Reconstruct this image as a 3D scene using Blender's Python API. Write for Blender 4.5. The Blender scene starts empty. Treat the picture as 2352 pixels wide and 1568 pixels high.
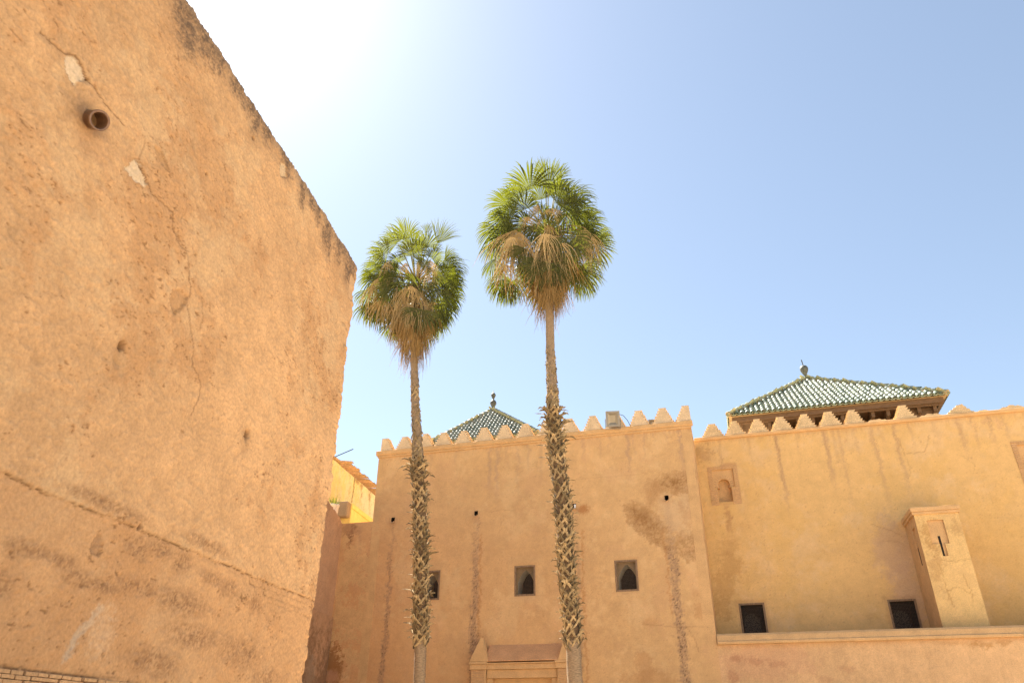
import bpy, math, random
import numpy as np
from mathutils import Vector, Matrix

R = math.radians
scene = bpy.context.scene
COL = scene.collection

# ------------------------------------------------------------------ camera
PITCH, ROLL, YAW = 0.499326, -0.0054995, 0.281644
cam_data = bpy.data.cameras.new('camera')
cam_data.sensor_width = 36.0
cam_data.lens = 1680.85 / 2352 * 36.0
cam_data.clip_end = 2000
camera = bpy.data.objects.new('camera', cam_data)
COL.objects.link(camera)
camera.matrix_world = (Matrix.Translation((0, 0, 1.65)) @ Matrix.Rotation(YAW, 4, 'Z')
                       @ Matrix.Rotation(math.pi / 2 + PITCH, 4, 'X') @ Matrix.Rotation(-ROLL, 4, 'Z'))
scene.camera = camera

# ------------------------------------------------------------------ sky, sun, exposure
SUN_AZ, SUN_EL = R(-53.0), R(55.0)          # azimuth from +Y, negative towards -X
world = bpy.data.worlds.new('World')
scene.world = world
world.use_nodes = True
wn = world.node_tree.nodes
bg = wn['Background']
sky = wn.new('ShaderNodeTexSky')
sky.sky_type = 'NISHITA'
sky.sun_disc = False
sky.sun_elevation = SUN_EL
sky.sun_rotation = SUN_AZ
sky.altitude = 300
sky.air_density = 1.0
sky.dust_density = 0.65
sky.ozone_density = 1.0
bg.inputs['Strength'].default_value = 0.064
# hazy, slightly washed-out sky: less saturation and a softer roll-off towards the sun, the same everywhere
hs = wn.new('ShaderNodeHueSaturation'); hs.inputs['Saturation'].default_value = 0.85
gm = wn.new('ShaderNodeGamma'); gm.inputs['Gamma'].default_value = 0.85
world.node_tree.links.new(sky.outputs['Color'], hs.inputs['Color'])
world.node_tree.links.new(hs.outputs['Color'], gm.inputs['Color'])
tint = wn.new('ShaderNodeVectorMath'); tint.operation = 'MULTIPLY'; tint.inputs[1].default_value = (0.97, 1.012, 1.01)
world.node_tree.links.new(gm.outputs['Color'], tint.inputs[0])
world.node_tree.links.new(tint.outputs[0], bg.inputs['Color'])

sun_data = bpy.data.lights.new('sun', 'SUN')
sun_data.energy = 5.0
sun_data.angle = R(0.5)
sun_data.color = (1.0, 0.93, 0.82)
sun = bpy.data.objects.new('sun', sun_data)
COL.objects.link(sun)
sun_dir = Vector((math.sin(SUN_AZ) * math.cos(SUN_EL), math.cos(SUN_AZ) * math.cos(SUN_EL), math.sin(SUN_EL)))
sun.rotation_euler = (-sun_dir).to_track_quat('-Z', 'Y').to_euler()
sun.location = sun_dir * 60

scene.view_settings.view_transform = 'Standard'
scene.view_settings.look = 'None'
scene.view_settings.gamma = 1.0
scene.view_settings.use_curve_mapping = False
scene.view_settings.exposure = 2.1
scene.cycles.max_bounces = 10
scene.cycles.diffuse_bounces = 7
scene.cycles.transparent_max_bounces = 8
scene.cycles.sample_clamp_indirect = 8.0

# ------------------------------------------------------------------ helpers
def link(o, parent=None):
    COL.objects.link(o)
    if parent is not None:
        o.parent = parent
    return o

def tag(o, label=None, cat=None, group=None, kind=None):
    if label: o['label'] = label
    if cat: o['category'] = cat
    if group: o['group'] = group
    if kind: o['kind'] = kind
    return o

def empty(name, loc=(0, 0, 0), parent=None):
    # an Empty at a thing's base; parts are given in world coordinates and shifted back
    o = bpy.data.objects.new(name, None)
    o.location = loc
    o.empty_display_size = 0.2
    return link(o, parent)

def world_loc(o):
    v = Vector((0, 0, 0))
    while o is not None:
        v += o.location
        o = o.parent
    return v

def make_mesh(name, V, F, smooth=False, col=None):
    me = bpy.data.meshes.new(name)
    V = np.asarray(V, dtype=np.float32)
    if isinstance(F, np.ndarray) and F.ndim == 2:
        n, k = F.shape
        me.vertices.add(len(V)); me.vertices.foreach_set('co', V.ravel())
        me.loops.add(n * k); me.loops.foreach_set('vertex_index', F.astype(np.int32).ravel())
        me.polygons.add(n); me.polygons.foreach_set('loop_start', np.arange(0, n * k, k, dtype=np.int32))
        me.update(calc_edges=True)
    else:
        me.from_pydata(V.tolist(), [], [list(map(int, f)) for f in F])
    if smooth:
        me.polygons.foreach_set('use_smooth', np.ones(len(me.polygons), dtype=bool))
    if col is not None:
        a = me.color_attributes.new('Col', 'FLOAT_COLOR', 'POINT')
        c = np.ones((len(V), 4), dtype=np.float32); c[:, :3] = col
        a.data.foreach_set('color', c.ravel())
    me.update()
    return me

def add(name, me, mat, parent=None):
    o = bpy.data.objects.new(name, me)
    if mat is not None and not me.materials:
        me.materials.append(mat)
    link(o, parent)
    if parent is not None:
        o.location = -world_loc(parent)
    return o

class MB:
    """collects simple solids (world coordinates) into one mesh"""
    def __init__(self): self.V, self.F = [], []
    def poly(self, pts, faces):
        b = len(self.V); self.V += [tuple(p) for p in pts]
        self.F += [[b + i for i in f] for f in faces]; return self
    def box(self, x0, x1, y0, y1, z0, z1):
        return self.poly([(x0, y0, z0), (x1, y0, z0), (x1, y1, z0), (x0, y1, z0), (x0, y0, z1), (x1, y0, z1), (x1, y1, z1), (x0, y1, z1)],
                         [(0, 3, 2, 1), (4, 5, 6, 7), (0, 1, 5, 4), (1, 2, 6, 5), (2, 3, 7, 6), (3, 0, 4, 7)])
    def prism(self, pts, a, b, axis):
        """2-D outline pts extruded from a to b along axis 'x' (pts are y,z) or 'y' (pts are x,z), 'z' (x,y)"""
        f = {'x': lambda p, t: (t, p[0], p[1]), 'y': lambda p, t: (p[0], t, p[1]), 'z': lambda p, t: (p[0], p[1], t)}[axis]
        n = len(pts)
        V = [f(p, a) for p in pts] + [f(p, b) for p in pts]
        Fs = [tuple(range(n)), tuple(range(2 * n - 1, n - 1, -1))] + [(i, n + i, n + (i + 1) % n, (i + 1) % n) for i in range(n)]
        return self.poly(V, Fs)
    def tube(self, path, rad, n=8, caps=True):
        path = [Vector(p) for p in path]
        rad = [float(v) for v in rad] if hasattr(rad, '__len__') else [float(rad)] * len(path)
        rings = []
        up = Vector((0.13, 0.31, 1)).normalized()
        for i, p in enumerate(path):
            t = (path[min(i + 1, len(path) - 1)] - path[max(i - 1, 0)]).normalized()
            a = t.cross(up)
            if a.length < 1e-3: a = t.cross(Vector((1, 0, 0)))
            a.normalize(); c = t.cross(a)
            rings.append([p + rad[i] * (math.cos(2 * math.pi * k / n) * a + math.sin(2 * math.pi * k / n) * c) for k in range(n)])
        V = [v for r in rings for v in r]; Fs = []
        for i in range(len(path) - 1):
            for k in range(n):
                Fs.append((i * n + k, i * n + (k + 1) % n, (i + 1) * n + (k + 1) % n, (i + 1) * n + k))
        if caps:
            Fs += [tuple(range(n - 1, -1, -1)), tuple((len(path) - 1) * n + k for k in range(n))]
        return self.poly(V, Fs)
    def lathe(self, prof, c, n=20):
        V, Fs = [], []
        for r, z in prof:
            V += [(c[0] + r * math.cos(2 * math.pi * k / n), c[1] + r * math.sin(2 * math.pi * k / n), c[2] + z) for k in range(n)]
        for i in range(len(prof) - 1):
            for k in range(n):
                Fs.append((i * n + k, i * n + (k + 1) % n, (i + 1) * n + (k + 1) % n, (i + 1) * n + k))
        return self.poly(V, Fs)
    def weld(self):
        key, V, F = {}, [], []
        for f in self.F:
            g = []
            for i in f:
                k = tuple(round(c, 4) for c in self.V[i])
                if k not in key: key[k] = len(V); V.append(self.V[i])
                if key[k] not in g: g.append(key[k])
            if len(g) > 2: F.append(g)
        self.V, self.F = V, F
        return self
    def build(self, name, mat, parent=None, smooth=False, bevel=0.0):
        me = make_mesh(name, self.V, self.F, smooth)
        o = add(name, me, mat, parent)
        if bevel:
            m = o.modifiers.new('bevel', 'BEVEL'); m.width = bevel; m.segments = 2; m.limit_method = 'ANGLE'; m.angle_limit = R(40)
        return o

# noise sheets -----------------------------------------------------------
def spectral(n, beta, seed, lo=1.0):
    rng = np.random.default_rng(seed)
    fx = np.fft.fftfreq(n) * n
    f = np.hypot(*np.meshgrid(fx, fx)); f[0, 0] = 1
    a = np.where(f < lo, 0, f ** (-beta / 2)); a[0, 0] = 0
    t = np.fft.ifft2(np.fft.fft2(rng.standard_normal((n, n))) * a).real
    return (t / t.std()).astype(np.float32)

class Tex:
    def __init__(self, n, beta, seed, period, lo=1.0): self.t, self.n, self.p = spectral(n, beta, seed, lo), n, period
    def __call__(self, u, v, du=0.0, dv=0.0):
        x = ((np.asarray(u) + du) / self.p * self.n) % self.n; y = ((np.asarray(v) + dv) / self.p * self.n) % self.n
        x0 = x.astype(int); y0 = y.astype(int); fx = x - x0; fy = y - y0
        x0 %= self.n; y0 %= self.n; x1 = (x0 + 1) % self.n; y1 = (y0 + 1) % self.n; t = self.t
        return (t[y0, x0] * (1 - fx) + t[y0, x1] * fx) * (1 - fy) + (t[y1, x0] * (1 - fx) + t[y1, x1] * fx) * fy

CLOUD = Tex(512, 3.2, 11, 13.0)      # broad patches
MID = Tex(1024, 2.0, 12, 13.0, 6)    # mottling
FINE = Tex(1024, 0.9, 13, 11.0, 40)  # grain and pits
CL2 = Tex(512, 2.8, 14, 9.0, 2)

def ss(a, b, x):
    t = np.clip((x - a) / (b - a), 0, 1); return t * t * (3 - 2 * t)

def inside(poly, x, y):
    r = np.zeros(x.shape, bool); n = len(poly)
    for i in range(n):
        (x1, y1), (x2, y2) = poly[i], poly[(i + 1) % n]
        if y1 == y2: continue
        c = ((y1 > y) != (y2 > y)) & (x < (x2 - x1) * (y - y1) / (y2 - y1) + x1)
        r ^= c
    return r

def dist_line(pts, x, y):
    d = np.full(x.shape, 9.0)
    for (x1, y1), (x2, y2) in zip(pts[:-1], pts[1:]):
        l2 = (x2 - x1) ** 2 + (y2 - y1) ** 2 + 1e-9
        t = np.clip(((x - x1) * (x2 - x1) + (y - y1) * (y2 - y1)) / l2, 0, 1)
        d = np.minimum(d, np.hypot(x - x1 - t * (x2 - x1), y - y1 - t * (y2 - y1)))
    return d

def rough_line(pts, seed, step=0.05, amp=0.018):
    rng = random.Random(seed); out = [pts[0]]
    for (a, b), (c, d) in zip(pts[:-1], pts[1:]):
        n = max(1, int(math.hypot(c - a, d - b) / step))
        for k in range(1, n + 1):
            t = k / n
            j = 0 if k == n else amp
            out.append((a + (c - a) * t + rng.uniform(-j, j), b + (d - b) * t + rng.uniform(-j, j)))
    return out

def lerp_col(col, target, w):
    w = np.clip(w, 0, 1)[:, None]
    return col * (1 - w) + np.asarray(target) * w

# ------------------------------------------------------------------ materials
def new_mat(name):
    m = bpy.data.materials.new(name); m.use_nodes = True
    nt = m.node_tree; b = nt.nodes['Principled BSDF']
    return m, nt, b

def plaster(name, color=None, rough=0.93, fine=0.10, bump=0.5, scale=1.0, dirt=0.0):
    """lime plaster; with color=None it reads the wall's own 'Col' attribute"""
    m, nt, b = new_mat(name); N, L = nt.nodes, nt.links
    tc = N.new('ShaderNodeTexCoord')
    def noise(s, d, r=0.6):
        n = N.new('ShaderNodeTexNoise'); n.inputs['Scale'].default_value = s * scale
        n.inputs['Detail'].default_value = d; n.inputs['Roughness'].default_value = r
        L.new(tc.outputs['Object'], n.inputs['Vector']); return n
    n1 = noise(38, 5, 0.65); n2 = noise(3.2, 5, 0.6); n3 = noise(150, 2)
    if color is None:
        src = N.new('ShaderNodeAttribute'); src.attribute_name = 'Col'; c_out = src.outputs['Color']
    else:
        src = N.new('ShaderNodeRGB'); src.outputs[0].default_value = (*color, 1); c_out = src.outputs[0]
    mr = N.new('ShaderNodeMapRange'); mr.inputs['From Min'].default_value = 0.3; mr.inputs['From Max'].default_value = 0.7
    mr.inputs['To Min'].default_value = 1 - fine * 1.5; mr.inputs['To Max'].default_value = 1 + fine
    L.new(n1.outputs['Fac'], mr.inputs['Value'])
    mr2 = N.new('ShaderNodeMapRange'); mr2.inputs['From Min'].default_value = 0.3; mr2.inputs['From Max'].default_value = 0.7
    mr2.inputs['To Min'].default_value = 0.93 - dirt; mr2.inputs['To Max'].default_value = 1.05
    L.new(n2.outputs['Fac'], mr2.inputs['Value'])
    mu = N.new('ShaderNodeMath'); mu.operation = 'MULTIPLY'
    L.new(mr.outputs[0], mu.inputs[0]); L.new(mr2.outputs[0], mu.inputs[1])
    mx = N.new('ShaderNodeVectorMath'); mx.operation = 'SCALE'
    L.new(c_out, mx.inputs[0]); L.new(mu.outputs[0], mx.inputs['Scale'])
    L.new(mx.outputs[0], b.inputs['Base Color'])
    b.inputs['Roughness'].default_value = rough
    b.inputs['Specular IOR Level'].default_value = 0.2
    ad = N.new('ShaderNodeMath'); ad.operation = 'MULTIPLY_ADD'; ad.inputs[1].default_value = 0.35
    L.new(n3.outputs['Fac'], ad.inputs[0]); L.new(n1.outputs['Fac'], ad.inputs[2])
    bp = N.new('ShaderNodeBump'); bp.inputs['Strength'].default_value = bump; bp.inputs['Distance'].default_value = 0.012 / scale ** 0.5
    L.new(ad.outputs[0], bp.inputs['Height']); L.new(bp.outputs[0], b.inputs['Normal'])
    return m

def simple(name, color, rough=0.7, var=0.25, scale=20.0, bump=0.2, metal=0.0, spec=0.4, rand=0.0, stretch=None, coat=0.0):
    m, nt, b = new_mat(name); N, L = nt.nodes, nt.links
    tc = N.new('ShaderNodeTexCoord'); n = N.new('ShaderNodeTexNoise')
    n.inputs['Scale'].default_value = scale; n.inputs['Detail'].default_value = 5
    vec = tc.outputs['Object']
    if stretch:
        mp = N.new('ShaderNodeMapping'); mp.inputs['Scale'].default_value = stretch
        L.new(vec, mp.inputs['Vector']); vec = mp.outputs[0]
    L.new(vec, n.inputs['Vector'])
    mr = N.new('ShaderNodeMapRange'); mr.inputs['From Min'].default_value = 0.3; mr.inputs['From Max'].default_value = 0.7
    mr.inputs['To Min'].default_value = 1 - var; mr.inputs['To Max'].default_value = 1 + var
    L.new(n.outputs['Fac'], mr.inputs['Value'])
    out = mr.outputs[0]
    if rand:
        oi = N.new('ShaderNodeObjectInfo'); m2 = N.new('ShaderNodeMapRange')
        m2.inputs['To Min'].default_value = 1 - rand; m2.inputs['To Max'].default_value = 1 + rand
        L.new(oi.outputs['Random'], m2.inputs['Value'])
        mu = N.new('ShaderNodeMath'); mu.operation = 'MULTIPLY'
        L.new(out, mu.inputs[0]); L.new(m2.outputs[0], mu.inputs[1]); out = mu.outputs[0]
    sc = N.new('ShaderNodeVectorMath'); sc.operation = 'SCALE'; sc.inputs[0].default_value = color
    L.new(out, sc.inputs['Scale']); L.new(sc.outputs[0], b.inputs['Base Color'])
    b.inputs['Roughness'].default_value = rough; b.inputs['Metallic'].default_value = metal
    b.inputs['Specular IOR Level'].default_value = spec
    b.inputs['Coat Weight'].default_value = coat; b.inputs['Coat Roughness'].default_value = 0.12
    if bump:
        bp = N.new('ShaderNodeBump'); bp.inputs['Strength'].default_value = bump; bp.inputs['Distance'].default_value = 0.01
        L.new(n.outputs['Fac'], bp.inputs['Height']); L.new(bp.outputs[0], b.inputs['Normal'])
    return m

def leaf_mat(name, c_a, c_b, trans, t_amount, rough=0.5):
    """thin leaf: diffuse front, translucent light through it, a little gloss; tone differs from frond to frond"""
    m = bpy.data.materials.new(name); m.use_nodes = True
    nt = m.node_tree; N, L = nt.nodes, nt.links; N.clear()
    out = N.new('ShaderNodeOutputMaterial')
    oi = N.new('ShaderNodeObjectInfo'); tc = N.new('ShaderNodeTexCoord')
    n = N.new('ShaderNodeTexNoise'); n.inputs['Scale'].default_value = 7; n.inputs['Detail'].default_value = 4
    L.new(tc.outputs['Object'], n.inputs['Vector'])
    ma = N.new('ShaderNodeMath'); ma.operation = 'MULTIPLY_ADD'; ma.inputs[1].default_value = 0.75; 
    L.new(oi.outputs['Random'], ma.inputs[0])
    mr = N.new('ShaderNodeMapRange'); mr.inputs['From Min'].default_value = 0.35; mr.inputs['From Max'].default_value = 0.65
    mr.inputs['To Min'].default_value = -0.1; mr.inputs['To Max'].default_value = 0.35
    L.new(n.outputs['Fac'], mr.inputs['Value']); L.new(mr.outputs[0], ma.inputs[2])
    mx = N.new('ShaderNodeMix'); mx.data_type = 'RGBA'
    mx.inputs['A'].default_value = (*c_a, 1); mx.inputs['B'].default_value = (*c_b, 1)
    L.new(ma.outputs[0], mx.inputs['Factor'])
    p = N.new('ShaderNodeBsdfPrincipled'); p.inputs['Roughness'].default_value = rough; p.inputs['Specular IOR Level'].default_value = 0.12
    L.new(mx.outputs['Result'], p.inputs['Base Color'])
    t = N.new('ShaderNodeBsdfTranslucent'); t.inputs['Color'].default_value = (*trans, 1)
    ms = N.new('ShaderNodeMixShader'); ms.inputs[0].default_value = t_amount
    L.new(p.outputs[0], ms.inputs[1]); L.new(t.outputs[0], ms.inputs[2]); L.new(ms.outputs[0], out.inputs['Surface'])
    return m

OCHRE = np.array((0.565, 0.353, 0.180))
M = {}
M['wall'] = plaster('weathered_plaster', fine=0.12, bump=0.38)
M['wall_smooth'] = plaster('rendered_plaster', fine=0.075, bump=0.4)
M['trim'] = plaster('trim_plaster', (0.64, 0.405, 0.195), fine=0.12, bump=0.5, dirt=0.08)
M['merlon'] = plaster('merlon_plaster', (0.74, 0.56, 0.355), fine=0.16, bump=0.6, dirt=0.12)
M['merlon_r'] = plaster('eroded_merlon_plaster', (0.74, 0.54, 0.305), fine=0.25, bump=1.0, dirt=0.15)
M['yellow'] = plaster('yellow_limewash', (0.84, 0.65, 0.23), fine=0.10, bump=0.5, dirt=0.10)
M['grey_plaster'] = plaster('grey_plaster', (0.34, 0.255, 0.17), fine=0.15, bump=0.6, dirt=0.1)
M['reveal'] = plaster('pale_reveal_plaster', (0.50, 0.45, 0.36), fine=0.08, bump=0.3)
M['spandrel'] = plaster('brown_spandrel_plaster', (0.36, 0.255, 0.145), fine=0.12, bump=0.4)
M['hood'] = plaster('reddish_hood_plaster', (0.68, 0.375, 0.18), fine=0.16, bump=0.5, dirt=0.1)
M['brick'] = plaster('limewashed_brick', (0.58, 0.36, 0.185), fine=0.18, bump=0.6, dirt=0.1)
M['ground'] = plaster('dusty_paving', (0.60, 0.465, 0.32), fine=0.15, bump=0.4, scale=0.5, dirt=0.1)
M['roof_floor'] = plaster('terrace_screed', (0.62, 0.47, 0.29), fine=0.1, bump=0.3, dirt=0.1)
M['dark'] = simple('dark_interior', (0.02, 0.016, 0.012), 0.9, bump=0)
M['wood'] = simple('weathered_wood', (0.15, 0.092, 0.05), 0.75, 0.45, 9, 0.6, stretch=(1, 6, 14))
M['wood_dark'] = simple('dark_window_wood', (0.22, 0.14, 0.08), 0.7, 0.35, 12, 0.4, stretch=(5, 5, 1))
M['wire'] = simple('rusty_wire', (0.12, 0.085, 0.06), 0.6, 0.2, bump=0)
M['clay_pipe'] = simple('brown_glazed_pipe', (0.17, 0.09, 0.05), 0.35, 0.35, 18, 0.2, spec=0.6)
M['terracotta'] = simple('faded_clay_tile', (0.55, 0.36, 0.20), 0.85, 0.25, 14, 0.4, rand=0.18)
M['pot'] = simple('whitewashed_pot', (0.62, 0.52, 0.42), 0.8, 0.15, 14, 0.3)
M['metal'] = simple('grey_painted_metal', (0.27, 0.255, 0.225), 0.5, 0.1, 20, 0.05)
M['bronze'] = simple('patinated_copper', (0.10, 0.105, 0.085), 0.55, 0.35, 14, 0.1, metal=0.2)
M['cable'] = simple('black_cable', (0.03, 0.03, 0.03), 0.9, 0.1, bump=0, spec=0.05)
M['frond'] = leaf_mat('green_palm_leaf', (0.042, 0.054, 0.022), (0.094, 0.104, 0.040), (0.155, 0.170, 0.010), 0.42, 0.6)
M['dead'] = leaf_mat('dry_palm_leaf', (0.31, 0.225, 0.105), (0.54, 0.42, 0.225), (0.30, 0.20, 0.065), 0.28, 0.8)
M['petiole'] = simple('palm_petiole', (0.22, 0.22, 0.06), 0.5, 0.3, 8, 0.1)
M['trunk'] = simple('palm_bark', (0.27, 0.195, 0.12), 0.9, 0.4, 10, 0.8, stretch=(1.5, 1.5, 9))
M['boot'] = simple('dry_leaf_base', (0.31, 0.23, 0.125), 0.9, 0.45, 22, 0.6, spec=0.1, rand=0.45, stretch=(2, 2, 0.6))
M['fibre'] = simple('dark_trunk_fibre', (0.15, 0.095, 0.05), 0.95, 0.5, 14, 0.8, stretch=(2, 2, 5))

def glaze(name, c1, c2):
    m, nt, b = new_mat(name); N, L = nt.nodes, nt.links
    oi = N.new('ShaderNodeObjectInfo'); tc = N.new('ShaderNodeTexCoord')
    n = N.new('ShaderNodeTexNoise'); n.inputs['Scale'].default_value = 14; n.inputs['Detail'].default_value = 4
    L.new(tc.outputs['Object'], n.inputs['Vector'])
    ad = N.new('ShaderNodeMath'); ad.operation = 'MULTIPLY_ADD'; ad.inputs[1].default_value = 0.8
    L.new(oi.outputs['Random'], ad.inputs[0])
    mr = N.new('ShaderNodeMapRange'); mr.inputs['From Min'].default_value = 0.35; mr.inputs['From Max'].default_value = 0.7
    mr.inputs['To Min'].default_value = -0.15; mr.inputs['To Max'].default_value = 0.5
    L.new(n.outputs['Fac'], mr.inputs['Value']); L.new(mr.outputs[0], ad.inputs[2])
    mx = N.new('ShaderNodeMix'); mx.data_type = 'RGBA'
    mx.inputs['A'].default_value = (*c1, 1); mx.inputs['B'].default_value = (*c2, 1); mx.clamp_factor = True
    L.new(ad.outputs[0], mx.inputs['Factor']); L.new(mx.outputs['Result'], b.inputs['Base Color'])
    b.inputs['Roughness'].default_value = 0.5; b.inputs['Specular IOR Level'].default_value = 0.4
    b.inputs['Coat Weight'].default_value = 0.06; b.inputs['Coat Roughness'].default_value = 0.3
    return m
M['glaze'] = glaze('green_glazed_tile', (0.125, 0.17, 0.148), (0.32, 0.345, 0.295))
M['glaze_pale'] = glaze('pale_green_glazed_tile', (0.12, 0.185, 0.135), (0.36, 0.38, 0.29))
M['mortar'] = plaster('roof_mortar', (0.50, 0.38, 0.22), fine=0.2, bump=0.8, dirt=0.1)

# ------------------------------------------------------------------ setting: ground
gme = make_mesh('ground', [(-400, -400, 0), (400, -400, 0), (400, 400, 0), (-400, 400, 0)], [(0, 1, 2, 3)])
tag(add('ground', gme, M['ground']), kind='structure')

# direction of the left-hand buildings: LD along their faces, LN out of them
AW = 0.281644 - 0.175444
LD = np.array([-math.sin(AW), math.cos(AW), 0.0]); LN = np.array([math.cos(AW), math.sin(AW), 0.0])
def lp(s, n, z): return tuple(LD * s + LN * n + np.array([0, 0, z]))

def axis(parts):
    return np.unique(np.round(np.concatenate([np.linspace(a, b, max(2, int(round(abs(b - a) / r)) + 1)) for a, b, r in parts]), 5))

def quads(nu, nv):
    i = np.arange(nu * nv).reshape(nv, nu)
    return np.stack([i[:-1, :-1], i[:-1, 1:], i[1:, 1:], i[1:, :-1]], -1).reshape(-1, 4)

# ------------------------------------------------------------------ near courtyard wall on the left
def left_wall():
    root = empty('courtyard_wall', lp(4, -4.6, 0))
    tag(root, 'massive weathered ochre plaster wall rising at the left edge, nearest the viewer', 'wall')
    S1, TOP, RC = 8.87, 8.12, 0.10
    s = axis([(-9, 0.5, 0.35), (0.5, S1 - RC, 0.0135)])
    arc = np.linspace(0, math.pi / 2, 8)[1:]
    e = axis([(0, 0.5, 0.03), (0.5, 5.2, 0.3)])[1:]
    U = np.concatenate([s, S1 - RC + RC * arc, S1 + e])           # path coordinate, for the noise
    z = axis([(0, 1.3, 0.25), (1.3, TOP - 0.10, 0.0135)])
    tarc = np.linspace(0, math.pi / 2, 7)[1:]
    back = np.array([0.05, 0.2, 0.8])
    Zz = np.concatenate([z, TOP - 0.10 + 0.10 * np.sin(tarc), np.full(3, TOP) + np.array([0.004, 0.006, 0.0])])
    Din = np.concatenate([z * 0, 0.10 * (1 - np.cos(tarc)), 0.10 + back])
    nu, nv = len(U), len(Zz)
    uu, zz = np.meshgrid(U, Zz); dd = np.repeat(Din[:, None], nu, 1)
    ns, na = len(s), len(arc)
    # position and outward normal in plan
    sp = np.empty(nu); off = np.empty(nu); nx_s = np.empty(nu); nx_n = np.empty(nu)
    sp[:ns] = s; off[:ns] = 0; nx_s[:ns] = 0; nx_n[:ns] = 1
    sp[ns:ns + na] = S1 - RC + RC * np.sin(arc); off[ns:ns + na] = -RC * (1 - np.cos(arc)); nx_s[ns:ns + na] = np.sin(arc); nx_n[ns:ns + na] = np.cos(arc)
    sp[ns + na:] = S1; off[ns + na:] = -RC - e; nx_s[ns + na:] = 1; nx_n[ns + na:] = 0
    u, v = uu.ravel(), zz.ravel()
    # relief ------------------------------------------------------------
    cl, md, fn, c2 = CLOUD(u, v), MID(u, v), FINE(u, v), CL2(u, v)
    # elongated pits run a little downhill, as trowel marks do
    fn2 = FINE(u * 0.55 + v * 0.25, v * 1.0, 3.1, 5.2)
    zs = 3.135 + 0.008 * MID(u, 0 * u, 2) + 0.018 * np.exp(-((u - 3.9) / 0.07) ** 2)
    upper = ss(zs - 0.006, zs + 0.012, v)
    h = 0.010 * cl + 0.0045 * md + 0.0018 * fn * (0.5 + upper * 0.8)
    h += 0.010 * upper
    seam = np.exp(-((v - zs) / 0.008) ** 2) * (0.35 + 0.65 * ss(-0.6, 0.4, MID(u, u * 0, 7)))
    h -= 0.012 * seam
    patch = ss(-0.3, 1.0, c2 + 0.35 * md) * (0.35 + 0.65 * ss(8.4, 6.0, v))
    pit = ss(0.95, 1.9, fn2 + 0.3 * md + 0.25 * FINE(u, v, 7.7, 2.2)) * (0.22 + patch)
    h -= 0.007 * pit
    # colour --------------------------------------------------------------
    base = np.tile(OCHRE, (len(u), 1))
    base *= (1 + 0.05 * cl + 0.06 * md + 0.022 * fn)[:, None]
    base = lerp_col(base, (0.60, 0.41, 0.225), ss(0.2, 1.6, CL2(u, v, 4, 1)) * 0.55)
    base = lerp_col(base, (0.46, 0.255, 0.115), ss(0.2, 1.6, c2 + 0.35 * md) * 0.6 * ss(8.3, 6.5, v))
    base = lerp_col(base, (0.53, 0.305, 0.145), (1 - upper) * 0.55)
    base = lerp_col(base, (0.30, 0.165, 0.075), pit * 0.85)
    base = lerp_col(base, (0.17, 0.09, 0.04), seam * 0.95)
    # dark drips and lichen under the top edge
    lich = np.zeros_like(u)
    for s0, w, ln in [(4.05, .10, .45), (4.2, .16, .66), (4.42, .12, .42), (4.62, .10, .34), (4.78, .12, .32), (5.08, .10, .28), (5.22, .10, .30), (5.45, .12, .30), (5.62, .09, .52),
                      (5.83, .16, .32), (6.25, .08, .22), (6.38, .09, .36), (6.78, .08, .46), (7.05, .1, .24), (7.3, .1, .34), (7.62, .09, .62), (7.75, .06, .7), (8.05, .12, .50), (8.25, .1, .30), (8.5, .13, .72), (8.66, .08, .52),
                      (3.7, .14, .5), (3.3, .12, .36), (2.8, .2, .5), (2.2, .15, .4), (1.4, .2, .5)]:
        k = np.exp(-((u - s0 - 0.04 * md) / (w * 1.35)) ** 2) * ss(TOP - ln - 0.1, TOP - ln * 0.55, v + 0.05 * md + 0.03 * fn)
        lich = np.maximum(lich, k)
    band = ss(TOP - 0.24, TOP - 0.04, v + 0.055 * md + 0.03 * fn)
    base = lerp_col(base, (0.36, 0.26, 0.16), band * 0.7)
    base = lerp_col(base, (0.135, 0.092, 0.062), lich * np.clip(0.78 + 0.28 * fn, 0.2, 1.0) * ss(TOP + .06, TOP - .10, v + .04 * md))
    # stain belt below the seam
    belt = 0 * u
    for s0, z0, rs, rz in [(4.3, 2.75, .28, .07), (4.6, 2.74, .2, .06), (4.8, 2.66, .2, .07), (5.35, 3.0, .18, .12), (5.65, 3.05, .25, .08), (5.98, 3.02, .18, .1), (6.5, 2.97, .25, .08), (6.8, 2.94, .3, .1),
                           (7.35, 2.88, .25, .1), (6.1, 2.7, .5, .12), (5.5, 2.72, .4, .08), (6.4, 2.45, .5, .12), (7.3, 2.4, .5, .15), (5.9, 2.2, .4, .12), (4.1, 2.5, .2, .1), (7.9, 2.2, .4, .12), (5.1, 2.65, .3, .06), (6.3, 3.24, .5, .07), (4.9, 3.22, .6, .06)]:
        q = ((u - s0) / rs) ** 2 + ((v - z0) / rz) ** 2
        belt = np.maximum(belt, ss(1.5, 0.1, q + 0.45 * fn + 0.35 * md))
    base = lerp_col(base, (0.27, 0.15, 0.075), belt * np.clip(0.55 + 0.55 * fn + 0.2 * md, 0.12, 1.0))
    h -= 0.004 * belt * np.clip(fn, 0, 2)
    # pale scuffs
    q = dist_line([(5.12, 2.5), (4.95, 2.28), (4.9, 2.15)], u, v)
    base = lerp_col(base, (0.52, 0.43, 0.32), ss(0.05, 0.01, q + 0.015 * fn) * 0.6)
    q = ((u - 5.2) / 0.16) ** 2 + ((v - 2.35) / 0.2) ** 2
    base = lerp_col(base, (0.66, 0.45, 0.27), ss(1.3, 0, q + 0.5 * fn) * 0.55)
    # darker halo round the pipe, fainter patch below it
    q = np.hypot((u - 3.6) / 0.22, (v - 5.9) / 0.13)
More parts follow.
